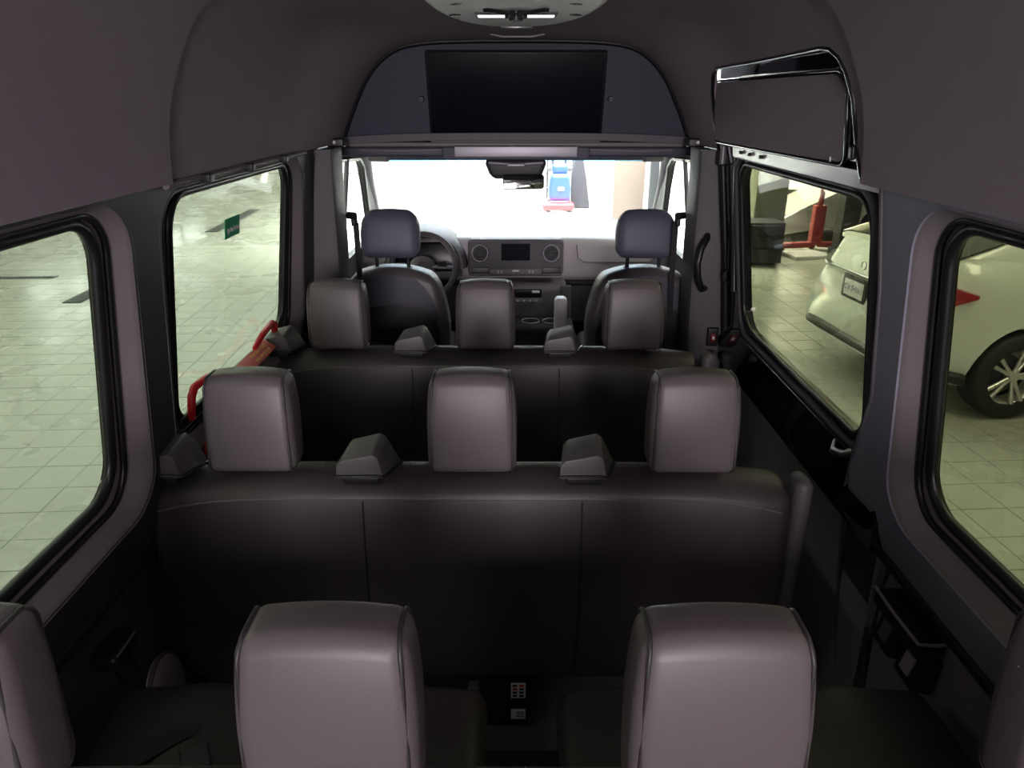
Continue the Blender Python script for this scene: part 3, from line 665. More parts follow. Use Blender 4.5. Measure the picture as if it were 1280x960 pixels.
# ---- headliner
PA = [(0.802, -0.178), (0.797, -0.10), (0.785, -0.02), (0.757, 0.05), (0.722, 0.125), (0.685, 0.185), (0.62, 0.23), (0.50, 0.252), (0.30, 0.262), (0.0, 0.265)]
PB = [(0.785, -0.178), (0.768, -0.135), (0.740, -0.075), (0.703, -0.012), (0.655, 0.075), (0.595, 0.145), (0.50, 0.208), (0.36, 0.226), (0.18, 0.231), (0.0, 0.232)]
def resamp(P, n=40):
    L = [0]
    for a, b in zip(P, P[1:]): L.append(L[-1] + math.dist(a, b))
    out = []
    for k in range(n + 1):
        t = L[-1] * k / n
        for i in range(len(P) - 1):
            if t <= L[i + 1] + 1e-9:
                f = (t - L[i]) / (L[i + 1] - L[i]); out.append((lerp(P[i][0], P[i + 1][0], f), lerp(P[i][1], P[i + 1][1], f))); break
    return out
def smooth(P):
    for _ in range(5): P = [P[0]] + [((a[0] + 2 * b[0] + c[0]) / 4, (a[1] + 2 * b[1] + c[1]) / 4) for a, b, c in zip(P, P[1:], P[2:])] + [P[-1]]
    return P
RA, RB = smooth(resamp(PA)), smooth(resamp(PB))
def hl(s, y, off=0.0):
    """s in -1..1 across the van (1 = lower right edge)"""
    a = (1 - abs(s)) * 40; i = min(39, int(a)); f = a - i
    A = (lerp(RA[i][0], RA[i + 1][0], f), lerp(RA[i][1], RA[i + 1][1], f)); B = (lerp(RB[i][0], RB[i + 1][0], f), lerp(RB[i][1], RB[i + 1][1], f))
    t = min(1, max(0, (y - 2.45) / 0.75)); t = t * t * (3 - 2 * t)
    x, z = lerp(A[0], B[0], t), lerp(A[1], B[1], t)
    if off:
        L = math.hypot(x, z + 0.25); x -= off * x / L; z -= off * (z + 0.25) / L
    return ((x if s >= 0 else -x), y, z)
SC = 1.35   # arc length scale used for the flat layout
def hfn(off): return lambda y, s: hl(s / SC, y, off)
def s_at(y, z):
    lo_, hi_ = 0.3, 1.0
    for _ in range(40):
        md = (lo_ + hi_) / 2
        if hl(md, y)[2] > z: lo_ = md
        else: hi_ = md
    return lo_
NOTCH = [(2.90, -0.19), (2.885, -0.07), (2.82, 0.03), (2.76, 0.085), (2.71, 0.104), (2.4, 0.108), (2.1, 0.111), (1.86, 0.114), (1.81, 0.109), (1.775, 0.090), (1.758, 0.060), (1.748, 0.0), (1.738, -0.095), (1.71, -0.15), (1.69, -0.19)]
NS = [(y, s_at(y, z) if z > -0.175 else 1.0) for y, z in NOTCH]
ceil_ = sheet('ceiling', [(1.66, -SC), (3.42, -SC), (3.42, SC)] + [(y, q * SC) for y, q in NS] + [(1.66, SC)], [], hfn(0), lambda y, s: (0.02 * (s / SC), 0, 0.02 * (1 - abs(s / SC)) + 0.004), 'headliner', grid=0.07, angle=60)
tag(ceil_, kind='structure')
sheet('rear_headliner', [(-1.6, -SC), (1.675, -SC), (1.675, SC), (-1.6, SC)], [], hfn(0.012), lambda y, s: (0.02 * (s / SC), 0, 0.02 * (1 - abs(s / SC)) + 0.004), 'headliner', ceil_, grid=0.09, angle=60)
tube('headliner_seam', [hl(-1 + 2 * k / 60, 1.683, 0.004) for k in range(61)], 0.0045, 'stitch', ceil_, 6)
tube('arch_edge', [hl(-0.985 + 1.97 * k / 60, 3.36 - (hl(-0.985 + 1.97 * k / 60, 3.3)[2] + 0.18) * 0.305 - 0.006, 0.004) for k in range(61)], 0.011, 'black', ceil_, 8)
# edge bead of the recess above the sliding door
rp = [(y, q) for y, q in NS]
tube('recess_edge', [hl(s, y, -0.002) for y, s in rp], 0.007, 'gloss', ceil_, 8)
box('trim_cap', (0.010, 0.022, 0.034), (0.789, 1.74, -0.115), 'black', ceil_, 0.005, (0, -8, 0), seg=3)
# van roof above the headliner and closing pieces
sheet('roof_skin', [(-1.6, -SC), (3.5, -SC), (3.5, SC), (-1.6, SC)], [], lambda y, s: (hl(s / SC, 0)[0] * 1.10, y, hl(s / SC, 0)[2] * 1.0 + 0.07), (0, 0, 0.01), 'gloss', ceil_, grid=0.2, angle=60)

# ---- bulkhead above the cab with monitor
bk = empty('trim_4', (0, 3.3, -0.18), kind='structure')
def by(z): return lerp(3.36, 3.235, (z + 0.18) / 0.41)
arch = [(x, z) for x, _, z in [hl(-0.985 + 1.97 * k / 50, 3.26, 0.006) for k in range(51)]]
sheet('bulkhead', arch, [], lambda x, z: (x, by(z), z), (0, 0.03, 0), 'headliner_d' if False else 'bulk', bk, grid=0.08) if 'bulk' in M else None
M['bulk'] = mat('bulkhead_vinyl', (0.062, 0.064, 0.092), 0.5, bump=0.3, scale=400)
sheet('bulkhead', arch, [], lambda x, z: (x, by(z), z), (0, 0.03, 0), 'bulk', bk, grid=0.08)
box('bulkhead_lip', (1.50, 0.05, 0.02), (0, 3.345, -0.185), 'trim_grey', bk, 0.008)
for x in (-0.41, 0.41): cyl('knob', (x, by(0.005) - 0.002, 0.005), (x, by(0.005) - 0.022, 0.003), 0.013, 'black', bk, 14, 0.010)
for sd in (-1, 1):
    b_ = box('bracket', (0.07, 0.06, 0.035), (sd * 0.765, 3.17, -0.168), 'black', bk, 0.006)
    cyl('bolt', (sd * 0.765, 3.14, -0.165), (sd * 0.765, 3.125, -0.165), 0.007, 'chrome', b_, 10)
tv = empty('monitor', (0, 3.27, -0.15), 'large dark flat screen mounted on the bulkhead above the windshield', 'monitor')
ang = math.atan2(3.36 - 3.235, 0.41)
box('frame', (0.762, 0.035, 0.365), (0, 3.290, 0.018), 'black', tv, 0.008, (math.degrees(ang), 0, 0))
box('screen', (0.744, 0.006, 0.340), (0, 3.272, 0.020), 'screen', tv, 0.002, (math.degrees(ang), 0, 0))
prism('frame_flap', [(-0.38, -0.175), (0.38, -0.175), (0.37, -0.155), (-0.37, -0.155)], 'y', 3.315, 3.34, 'bulk', tv)
hb = empty('roof_console', (0, 3.32, -0.22), 'silver grey slim bar hanging under the monitor', 'console')
box('bar', (0.545, 0.045, 0.046), (0, 3.285, -0.212), 'silver', hb, 0.004)
box('bar_mount', (0.66, 0.05, 0.055), (0, 3.335, -0.222), 'bulk', hb, 0.006)
# cab roof and header with storage pockets
cr = sheet('cab_headliner', [(-0.86, 3.30), (0.86, 3.30), (0.87, 4.17), (-0.87, 4.17)], [], lambda x, y: (x, y, -0.165 - (y - 3.30) * 0.125 - 0.04 * abs(x) ** 3), (0, 0, 0.03), 'trim', bk, grid=0.15)
box('header', (1.62, 0.10, 0.05), (0, 4.13, -0.285), 'bulk', bk, 0.015)
for sd in (-1, 1):
    pk = box('storage_pocket', (0.50, 0.22, 0.045), (sd * 0.56, 3.52, -0.222), 'bulk', bk, 0.012)
    tube('pocket_edge', [(sd * 0.32, 3.41, -0.213), (sd * 0.56, 3.40, -0.218), (sd * 0.78, 3.42, -0.212), (sd * 0.80, 3.46, -0.20)], 0.006, 'trim_grey', pk, 6)
# cab sides, A pillars, windshield
for sd, nm in ((-1, 'trim_5'), (1, 'trim_6')):
    r = empty(nm, (sd * 0.92, 4.0, -1.7), kind='structure')
    sheet('cab_side', [(3.2, -1.8), (4.95, -1.8), (4.95, -0.80), (4.2, -0.25), (3.2, -0.14)], [[(3.34, -0.80), (4.50, -0.80), (4.42, -0.72), (4.08, -0.34), (3.95, -0.29), (3.34, -0.26)]], lambda y, z: (sd * (xg(z) - 0.015), y, z), (sd * 0.02, 0, 0), 'trim', r, grid=0.15)
    tube('door_gasket', [(sd * (xg(z) - 0.022), y, z) for y, z in [(3.34, -0.80), (4.50, -0.80), (4.42, -0.72), (4.08, -0.34), (3.95, -0.29), (3.34, -0.26)]], 0.014, 'rubber', r, 6, True)
    tube('door_frame_strip', [(sd * 0.90, 3.6, -0.9), (sd * 0.862, 3.62, -0.5), (sd * 0.835, 3.64, -0.27)], 0.012, 'silver', r, 6)
    tube('a_pillar', [(sd * 0.82, 3.95, -0.235), (sd * 0.865, 4.17, -0.30), (sd * 0.91, 4.45, -0.48), (sd * 0.965, 4.88, -0.78)], [0.055, 0.045, 0.042, 0.05], 'trim_grey', r, 12)
    tube('sun_visor_mount', [(sd * 0.70, 4.02, -0.285), (sd * 0.80, 4.05, -0.285)], 0.03, 'trim_grey', r, 10)
ws = empty('window_4', (0, 4.5, -0.75), kind='structure')
loft('windshield_pane', [[(x * 0.85, 4.17 - 0.0 + 0.06 * (1 - x * x), -0.30) for x in (-1, -.5, 0, .5, 1)], [(x * 0.97, 4.92 + 0.08 * (1 - x * x), -0.78) for x in (-1, -.5, 0, .5, 1)]], 'clear', ws, closed=False, thick=0.005)
M['tint_band'] = glass('tint_band', (0.35, 0.75, 0.95))
loft('tint_band', [[(x * 0.85, 4.165 + 0.06 * (1 - x * x), -0.302) for x in (-1, -.5, 0, .5, 1)], [(x * 0.856, 4.20 + 0.06 * (1 - x * x), -0.324) for x in (-1, -.5, 0, .5, 1)]], 'tint_band', ws, closed=False, thick=0.001)
# interior floor of the van and closing of the cab
vf = sheet('floor.001', [(-0.98, -1.6), (0.98, -1.6), (0.98, 4.95), (-0.98, 4.95)], [], lambda x, y: (x, y, -1.72), (0, 0, -0.06), 'carpet', grid=1.0)
tag(vf, kind='structure')
fw = box('wall_front', (1.96, 0.04, 1.1), (0, 4.99, -1.42), 'trim_dark', None, 0.01); tag(fw, kind='structure')

# =================================================================================== ROOF UNIT
ac = empty('roof_unit', (0, 1.55, 0.25), 'white oval roof unit with lamp strips and a black knob on the ceiling', 'roof unit')
def se(t, a, b, n):
    c, s_ = math.cos(t), math.sin(t); return (a * math.copysign(abs(c) ** (2 / n), c), b * math.copysign(abs(s_) ** (2 / n), s_))
lo = []
for f, z in ((1.06, 0.285), (1.07, 0.235), (1.05, 0.205), (0.99, 0.188), (0.90, 0.181), (0.5, 0.178), (0.05, 0.177)):
    lo.append([(x, 1.55 + y, z) for x, y in [se(2 * math.pi * k / 56, 0.188 * f, 0.60 * f, 2.5) for k in range(56)]])
loft('housing', lo, 'white', ac, cap=True, angle=50)
for x0, x1 in ((-0.085, -0.012), (0.012, 0.085)):
    b_ = box('lamp_bezel', (abs(x1 - x0) + 0.012, 0.05, 0.006), ((x0 + x1) / 2, 1.76, 0.1765), 'steel', ac, 0.002)
    box('lamp_strip', (abs(x1 - x0), 0.03, 0.004), ((x0 + x1) / 2, 1.76, 0.1735), 'lamp', b_, 0.0015)
kb = cyl('knob', (0, 1.72, 0.182), (0, 1.72, 0.160), 0.018, 'black', ac, 18, 0.015)
for k in range(6):
    a = k * math.pi / 3; cyl('knob_lug', (0.018 * math.cos(a), 1.72 + 0.03 * math.sin(a), 0.178), (0.018 * math.cos(a), 1.72 + 0.03 * math.sin(a), 0.164), 0.007, 'black', kb, 8)
tube('vent_slot', [(-0.065, 1.66, 0.177), (-0.03, 1.70, 0.176), (0.03, 1.70, 0.176), (0.065, 1.66, 0.177)], 0.007, 'black', ac, 6)
for x, y in ((-0.14, 1.80), (0.135, 1.80), (-0.12, 1.60), (0.12, 1.60)): box('screw_cover', (0.016, 0.03, 0.004), (x, y, 0.180), 'black', ac, 0.001, (0, 0, 30 if x < 0 else -30))
tube('front_latch', [(-0.045, 2.145, 0.186), (0, 2.16, 0.186), (0.045, 2.145, 0.186)], 0.006, 'chrome', ac, 6)
tag(tube('ceiling_clip', [(-0.10, 3.02, 0.236), (-0.05, 3.03, 0.228), (0.06, 3.03, 0.228), (0.11, 3.02, 0.236)], 0.005, 'silver', None, 6), 'slim metal clip on the ceiling in front of the white roof unit', 'clip')

# =================================================================================== SEATS
def headrest(x, y, zb, zt, w, parent, d=0.105, taper=0.09, m='leather', r=0.027, piping=True, posts=True):
    h = zt - zb; c = Vector((x, y + d / 2, (zb + zt) / 2))
    def fn(a, b, e):
        k = e / (h / 2)
        a2 = a * (1 - taper * max(0, k) ** 2 - 0.02 * max(0, -k) ** 3)
        b2 = b * (1 - 0.22 * max(0, k) ** 2) - 0.006 * (1 - (a / (w / 2)) ** 2) * (1 - k * k) * (1 if b < 0 else 0)
        return (a2, b2 + 0.012 * k, e - 0.010 * (a / (w / 2)) ** 2 * (1 if e > 0 else 0))
    o = finish('headrest', rbm((w, d, h), c, r, (5, 2, 6), 3, None, fn), m, parent, angle=70)
    if piping:
        for sd in (-1, 1):
            xs = sd * (w / 2 - r + 0.62 * r); ins = r * (1 - math.cos(math.asin(0.62))) - 0.0035
            pts = [c + Vector(fn(xs, u, v)) for u, v in rr(-d / 2 + ins, d / 2 - ins, -h / 2 + ins, h / 2 - ins, r - ins + 0.002, 5)]
            tube('piping', refine3(pts), 0.0032, 'piping', o, 6, True)
    if posts:
        for sd in (-1, 1):
            box('post_cover', (0.034, 0.03, 0.035), (x + sd * w * 0.32, y + d * 0.5, zb - 0.010), 'housing', o, 0.006, seg=2)
    return o
def refine3(pts, mx=0.02):
    out = []
    for i, p in enumerate(pts):
        q = pts[(i + 1) % len(pts)]; k = max(1, int((q - p).length / mx))
        for j in range(k): out.append(p.lerp(q, j / k))
    return out
def housing(x, y, z, w, parent):
    """wedge shaped shoulder belt housing on top of a backrest"""
    bm = bmesh.new(); k = w / 0.146
    A = [(-0.073, -0.035), (-0.071, 0.004), (-0.058, 0.016), (0.022, 0.032), (0.034, 0.022), (0.046, -0.035)]
    B = [(-0.060, -0.035), (-0.058, 0.014), (-0.046, 0.028), (0.026, 0.046), (0.040, 0.036), (0.075, -0.035)]
    va = [bm.verts.new((x + a * k, y - 0.045, z + b)) for a, b in A]; vb = [bm.verts.new((x + a * k, y + 0.055, z + b)) for a, b in B]
    face(bm, va); face(bm, vb[::-1])
    for q in range(6): face(bm, (va[q], va[(q + 1) % 6], vb[(q + 1) % 6], vb[q]))
    bmesh.ops.bevel(bm, geom=bm.edges[:], offset=0.005, segments=2, affect='EDGES', profile=0.6)
    o = finish('belt_housing', bm, 'housing', parent, angle=30)
    tube('lower_lip', [(x - 0.074 * k, y - 0.048, z - 0.026), (x + 0.030 * k, y - 0.050, z - 0.024), (x + 0.050 * k, y - 0.044, z - 0.028), (x + 0.078 * k, y + 0.05, z - 0.034)], 0.0035, 'black', o, 6)
    box('belt_slot', (w * 0.6, 0.012, 0.02), (x - 0.01, y - 0.040, z - 0.040), 'black', o, 0.003)
    return o
def bench(label, x0, x1, y0, heads, houses, hz, arm, hw, backdepth=0.13, ztop=-0.872, zbot=-1.5, cushions=None, name='bench_seat'):
    root = empty(name, ((x0 + x1) / 2, y0 + 0.25, -1.72), label, 'seat', 'passenger bench rows')
    W = x1 - x0; cx = (x0 + x1) / 2; H = ztop - zbot
    def fn(a, b, e):
        k = e / (H / 2); u = a / (W / 2)
        sc = 1 - 0.035 * max(0, -k) ** 1.5
        if b < 0: b -= 0.012 * math.sin(max(0, min(1, (k + 1) / 2)) * math.pi) - 0.006
        e2 = e - (0.030 * abs(u) ** 6 if e > 0 else 0)
        if e > H * 0.35 and b < 0: e2 -= 0.030 * (e - H * 0.35) / (H * 0.15) * (-b / (backdepth / 2))
        return (a * sc, b + 0.02 * max(0, k), e2)
    c = Vector((cx, y0 + backdepth / 2, (ztop + zbot) / 2))
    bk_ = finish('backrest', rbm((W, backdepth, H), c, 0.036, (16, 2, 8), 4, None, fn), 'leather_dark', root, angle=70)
    off = 0.0015
    # seams on the rear face
    def rp(a, e, o=off): v = Vector(fn(a, -backdepth / 2, e)); return c + v + Vector((0, -o, 0))
    hs = H / 2 - 0.043
    tube('top_piping', [rp(-W / 2 + 0.03 + (W - 0.06) * k / 30, hs + 0.008 - 0.02 * abs(2 * k / 30 - 1) ** 8, -0.002) for k in range(31)], 0.0035, 'leather', bk_, 6)
    tube('middle_seam', [rp(-W / 2 + 0.06 + (W - 0.12) * k / 24, -0.105) for k in range(25)], 0.0022, 'stitch', bk_, 5)
    n = len(heads); 
    for k in range(1, n):
        xs = (heads[k - 1] + heads[k]) / 2 - cx + (0.0)
        tube('vertical_seam', [rp(xs, hs - (2 * hs) * j / 12) for j in range(13)], 0.0022, 'stitch', bk_, 5)
    for hx in heads:
        t = Vector((hx, y0 + 0.02, ztop - 0.004))
        headrest(hx, y0 + 0.045, ztop + 0.0 + 0.008, hz, hw, root)
    for hx in houses: housing(hx, y0 + 0.075, ztop + 0.034, 0.146, root)
    # cushions
    cs = cushions or [(x0 + 0.02, x1 - 0.02)]
    for a, b in cs:
        nn = max(1, round((b - a) / 0.45))
        ww = b - a
        def cf(p, q, e, nn=nn, ww=ww):
            g = 0.016 * (1 - abs(math.cos(math.pi * nn * (p + ww / 2) / ww))) if e > 0 else 0
            return (p, q, e + g - (0.02 * (q / 0.24) ** 4 if e > 0 else 0))
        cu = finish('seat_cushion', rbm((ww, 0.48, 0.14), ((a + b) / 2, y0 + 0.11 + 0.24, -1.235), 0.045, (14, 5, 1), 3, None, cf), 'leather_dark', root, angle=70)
    box('seat_base', (W - 0.16, 0.40, 0.05), (cx, y0 + 0.32, -1.33), 'black', root, 0.01)
    for xx, lw in ((x0 + 0.22, 0.05), (cx - 0.005, 0.30), (x1 - 0.22, 0.05)):
        lg = box('leg', (lw, 0.34, 0.37), (xx, y0 + 0.222, -1.535), 'black', root, 0.01)
    if arm:
        ar = finish('armrest', rbm((0.045, 0.08, 0.42), (x1 + 0.022, y0 + 0.06, ztop - 0.215), 0.022, (1, 1, 4), 3, None, lambda a, b, e: (a * (1 + 0.15 * e), b, e)), 'trim', root, angle=60)
    return root
X3 = (-0.656, -0.107, 0.441)
b3 = bench('dark leather bench with three headrests, in the middle row, its full back showing', -0.932, 0.700, 1.50, X3, (-0.875, -0.372, 0.182), -0.612, True, 0.222)
# skirt, buckle and label of the middle row
prism('side_shield', [(-0.90, -1.2), (-0.80, -1.2), (-0.74, -1.66), (-0.77, -1.70), (-0.84, -1.66)], 'y', 1.50, 1.62, 'leather_dark', b3, 0.01)
b2 = copy_tree(b3); b2.location = Vector(b3.location) + Vector((-0.004, 0.935, 0)); b2['label'] = 'dark leather bench with three headrests, directly behind the driver and passenger seats'
lab = box('label_strip', (0.052, 0.004, 0.17), (0.010, 1.550, -1.622), 'black', b3, 0.001)
box('warning_label', (0.042, 0.003, 0.055), (0.010, 1.547, -1.574), 'paper', lab, 0.0006)
for i in range(4):
    for j in range(2):
        box('pictogram', (0.013, 0.001, 0.008), (0.000 + j * 0.019, 1.5452, -1.555 - i * 0.0125), 'red' if (i < 2 and (i + j) % 2) else 'black', lab, 0.0003)
box('part_label', (0.042, 0.003, 0.036), (0.010, 1.547, -1.664), 'paper', lab, 0.0006)
for i in range(3): box('print_line', (0.022, 0.001, 0.003), (0.016, 1.5452, -1.655 - i * 0.008), 'black', lab, 0.0003)
bu = box('belt_buckle', (0.035, 0.03, 0.05), (-0.115, 1.53, -1.555), 'housing', b3, 0.008, seg=3)
box('buckle_button', (0.024, 0.006, 0.012), (-0.115, 1.513, -1.568), 'black', bu, 0.002)
X4 = (-0.735, -0.238, 0.262, 0.765)
b4 = bench('pinkish grey leather rear row with four headrests, nearest the camera', -0.90, 0.93, 0.60, X4, (), -0.598, False, 0.232, ztop=-0.885, cushions=[(-0.86, -0.06), (0.09, 0.89)])
b4['group'] = 'passenger bench rows'
for k in range(5):
    pass
# three point belt lying over the rear row cushion
r = empty('seat_belt', (-0.70, 1.0, -1.17), 'black seat belt with bright latch lying on the left rear cushion', 'seat belt')
tube('webbing', [(-0.86, 0.78, -1.145), (-0.75, 0.92, -1.142), (-0.66, 1.02, -1.148), (-0.60, 1.07, -1.165)], 0.024, 'webbing', r, 6, flat=0.12)
box('latch_plate', (0.05, 0.06, 0.01), (-0.60, 0.96, -1.148), 'steel', r, 0.003, (0, 0, 30))

# ---- front seats
def front_seat(x, label):
    root = empty('front_seat', (x, 3.45, -1.72), label, 'seat', 'front cab seats')
    W, H, D = 0.53, 0.72, 0.15; c = Vector((x, 3.22 + D / 2, -0.73 - H / 2))
    def fn(a, b, e):
        k = e / (H / 2); u = a / (W / 2)
        s_ = 1 - 0.22 * max(0, k - 0.35) ** 1.6 / 0.5
        return (a * s_, b + 0.03 * k + (0.02 * u * u if b > 0 else 0), e - (0.05 * abs(u) ** 2.2 if e > 0 else 0))
    bk_ = finish('backrest', rbm((W, D, H), c, 0.05, (8, 2, 10), 4, None, fn), 'leather', root, angle=70)
    # darker rear panel
    def fr(a, e): v = Vector(fn(a, -D / 2, e)); return c + v
    poly = [(-0.215, -0.33), (0.215, -0.33), (0.215, 0.10), (0.20, 0.14), (0.16, 0.175), (0.10, 0.19), (-0.10, 0.19), (-0.16, 0.175), (-0.20, 0.14), (-0.215, 0.10)]
    sheet('rear_panel', [(a * 1.04, e) for a, e in poly], [], lambda a, e: fr(a, e) + Vector((0, -0.006, 0)), (0, 0.008, 0), 'black', bk_, grid=0.08)
    tube('panel_piping', [fr(a * 1.04, e) + Vector((0, -0.006, 0)) for a, e in [(0.215, 0.0), (0.215, 0.10), (0.20, 0.14), (0.16, 0.175), (0.10, 0.19), (0, 0.193), (-0.10, 0.19), (-0.16, 0.175), (-0.20, 0.14), (-0.215, 0.10), (-0.215, 0.0)]], 0.0035, 'leather', bk_, 6)
    up = [(-0.222, 0.02), (0.222, 0.02), (0.218, 0.20), (0.19, 0.28), (0.14, 0.32), (0.0, 0.33), (-0.14, 0.32), (-0.19, 0.28), (-0.218, 0.20)]
    sheet('upper_rear_panel', up, [], lambda a, e: fr(a, e) + Vector((0, -0.003, 0)), (0, 0.006, 0), 'bulk', bk_, grid=0.06)
    hr = headrest(x, 3.255, -0.688, -0.468, 0.275, root, d=0.12, taper=0.16, r=0.045, piping=False, posts=False, m='headrest_grey')
    for sd in (-1, 1):
        cyl('post', (x + sd * 0.075, 3.32, -0.76), (x + sd * 0.075, 3.32, -0.67), 0.009, 'black', hr, 12)
        cyl('post_sleeve', (x + sd * 0.075, 3.32, -0.765), (x + sd * 0.075, 3.32, -0.735), 0.018, 'black', hr, 12)
    finish('seat_cushion', rbm((0.52, 0.52, 0.16), (x, 3.62, -1.30), 0.05, (3, 3, 1), 3), 'leather', root, angle=70)
    box('seat_base', (0.44, 0.46, 0.36), (x, 3.62, -1.54), 'black', root, 0.02)
    return root
M['headrest_grey'] = mat('headrest_leather', (0.110, 0.112, 0.155), 0.5, bump=0.25, scale=420)  # blue light in the cab is put into this leather colour
s1 = front_seat(-0.585, 'grey driver seat with rounded headrest, left, behind the steering wheel')
s2 = front_seat(0.605, 'grey front passenger seat with rounded headrest and raised pale armrest')
finish('armrest', rbm((0.06, 0.085, 0.30), (0.235, 3.40, -1.02), 0.022, (1, 1, 3), 3), 'armrest_pale', s2, angle=60) if 'armrest_pale' in M else None
M['armrest_pale'] = mat('armrest_pale', (0.62, 0.59, 0.60), 0.55, bump=0.2, scale=400)
finish('armrest', rbm((0.062, 0.085, 0.30), (0.222, 3.36, -1.045), 0.022, (1, 1, 3), 3), 'armrest_pale', s2, angle=60)
finish('armrest', rbm((0.062, 0.085, 0.30), (-0.262, 3.42, -1.13), 0.022, (1, 1, 3), 3), 'armrest_pale', s1, angle=60)

# =================================================================================== DASHBOARD
db = empty('dashboard', (0, 4.5, -1.72), 'light grey dashboard across the cab with centre screen and round vents', 'dashboard')
def dfn2(a, b, e): return (a, b, e - 0.05 * (a / 0.95) ** 4 if e > 0 else e)
finish('dash_body', rbm((1.90, 0.86, 0.26), (0, 4.59, -0.885), 0.05, (10, 3, 1), 3, None, dfn2), 'dash', db, angle=60)
finish('lower_dash', rbm((1.86, 0.62, 0.34), (0, 4.62, -1.15), 0.03, (4, 1, 1), 2), 'dash_dark', db, angle=60)
box('dash_shadow_gap', (1.80, 0.03, 0.03), (0.1, 4.175, -1.025), 'black', db, 0.006)
# instrument hood
hl_ = [[(-0.53 + rr_ * 1.12 * math.cos(a), y, -0.905 + rr_ * math.sin(a)) for a in [math.pi * k / 16 for k in range(17)]] for y, rr_ in ((4.02, 0.205), (4.06, 0.222), (4.30, 0.215), (4.52, 0.17))]
loft('instrument_hood', hl_, 'dash_dark', db, closed=False, thick=0.012)
box('instrument_cluster', (0.36, 0.02, 0.17), (-0.53, 4.14, -0.86), 'screen', db, 0.02, (-12, 0, 0))
# centre unit
cu = finish('centre_unit', rbm((0.555, 0.11, 0.215), (0, 4.10, -0.852), 0.028, 1, 4, Euler((R(-8), 0, 0))), 'dash_dark', db, angle=50)
fy = 4.044
def f_(x, z): return (x, fy + (z + 0.852) * -0.14 * -1, z)
def fb(name, sx, sz, x, z, m, dy=0.0, d=0.008, r=0.002, par=cu): return box(name, (sx, d, sz), (x, 4.042 + (z + 0.852) * 0.14 + dy, z), m, par, r, (-8, 0, 0))
fb('unit_frame', 0.535, 0.192, 0, -0.852, 'trim', 0.002, 0.008, 0.003)
fb('display', 0.165, 0.095, 0.0, -0.812, 'display', -0.005, 0.008)
fb('button_strip', 0.30, 0.030, 0, -0.922, 'dash_dark', -0.004, 0.008)
for x in (-0.10, -0.08, 0.08, 0.10):
    for z in (-0.917, -0.927): fb('button', 0.010, 0.004, x, z, 'paper', -0.009, 0.003, 0.0008)
fb('hazard_button', 0.038, 0.010, 0, -0.917, 'paper', -0.009, 0.003, 0.001)
for sd in (-1, 1):
    vx = sd * 0.205; vz = -0.818; vy = 4.038
    v = tube('air_vent', [(vx + 0.046 * math.cos(a), vy + 0.046 * math.sin(a) * 0.14, vz + 0.046 * math.sin(a)) for a in [k * math.pi / 12 for k in range(24)]], 0.006, 'vent_ring', cu, 8, True)
    cyl('vent_disc', (vx, vy + 0.01, vz), (vx, vy - 0.002, vz), 0.042, 'black', v, 24)
    for k in range(3): box('vent_slat', (0.07 - 0.016 * abs(k - 1), 0.010, 0.004), (vx, vy - 0.006, vz + (k - 1) * 0.02), 'black', v, 0.001)
    cyl('vent_hub', (vx, vy, vz), (vx, vy - 0.012, vz), 0.010, 'steel', v, 12)
    fb('side_pocket', 0.105, 0.036, sd * 0.205, -0.915, 'black', -0.003, 0.010, 0.003)
    fb('pocket_lip', 0.105, 0.008, sd * 0.205, -0.938, 'dash_dark', -0.006, 0.012, 0.003)
cyl('starter_button', (-0.335, 4.16, -0.955), (-0.335, 4.145, -0.957), 0.022, 'chrome', db, 16)
# lid in front of the passenger
tube('glove_lid_line', [(x, 4.155, z) for x, z in [(0.36, -0.79), (0.37, -0.87), (0.41, -0.895), (0.80, -0.895), (0.83, -0.87), (0.83, -0.79)]], 0.003, 'dash_dark', db, 6)
tag(db.children[-1] if False else db, None)
# console
cs = finish('console', rbm((0.50, 0.30, 0.42), (0.05, 4.10, -1.20), 0.03, 1, 2, None, lambda a, b, e: (a, b + (0.10 * (-e / 0.21) if e < 0 else 0), e)), 'dash_dark', db, angle=40)
box('radio_panel', (0.24, 0.02, 0.045), (0.03, 3.948, -1.030), 'screen', cs, 0.004)
box('switch_row', (0.24, 0.02, 0.028), (0.03, 3.944, -1.070), 'dash_dark', cs, 0.004)
for k in range(6): box('button', (0.010, 0.004, 0.006), (-0.06 + k * 0.036, 3.932, -1.070), 'paper', cs, 0.001)
box('key_slot', (0.045, 0.012, 0.014), (0.115, 3.935, -1.018), 'paper', cs, 0.004)
box('side_column', (0.06, 0.05, 0.20), (0.29, 3.97, -1.09), 'trim', cs, 0.006)
tray = finish('cup_tray', rbm((0.46, 0.20, 0.06), (0.10, 3.90, -1.205), 0.025, 1, 3), 'trim_dark', cs, angle=40)
for x in (0.085, 0.205):
    cyl('cup_well', (x, 3.87, -1.20), (x, 3.87, -1.172), 0.048, 'black', cs, 22)
    tube('cup_rim', [(x + 0.05 * math.cos(a), 3.87 + 0.05 * math.sin(a), -1.171) for a in [k * math.pi / 12 for k in range(24)]], 0.0035, 'silver', cs, 6, True)
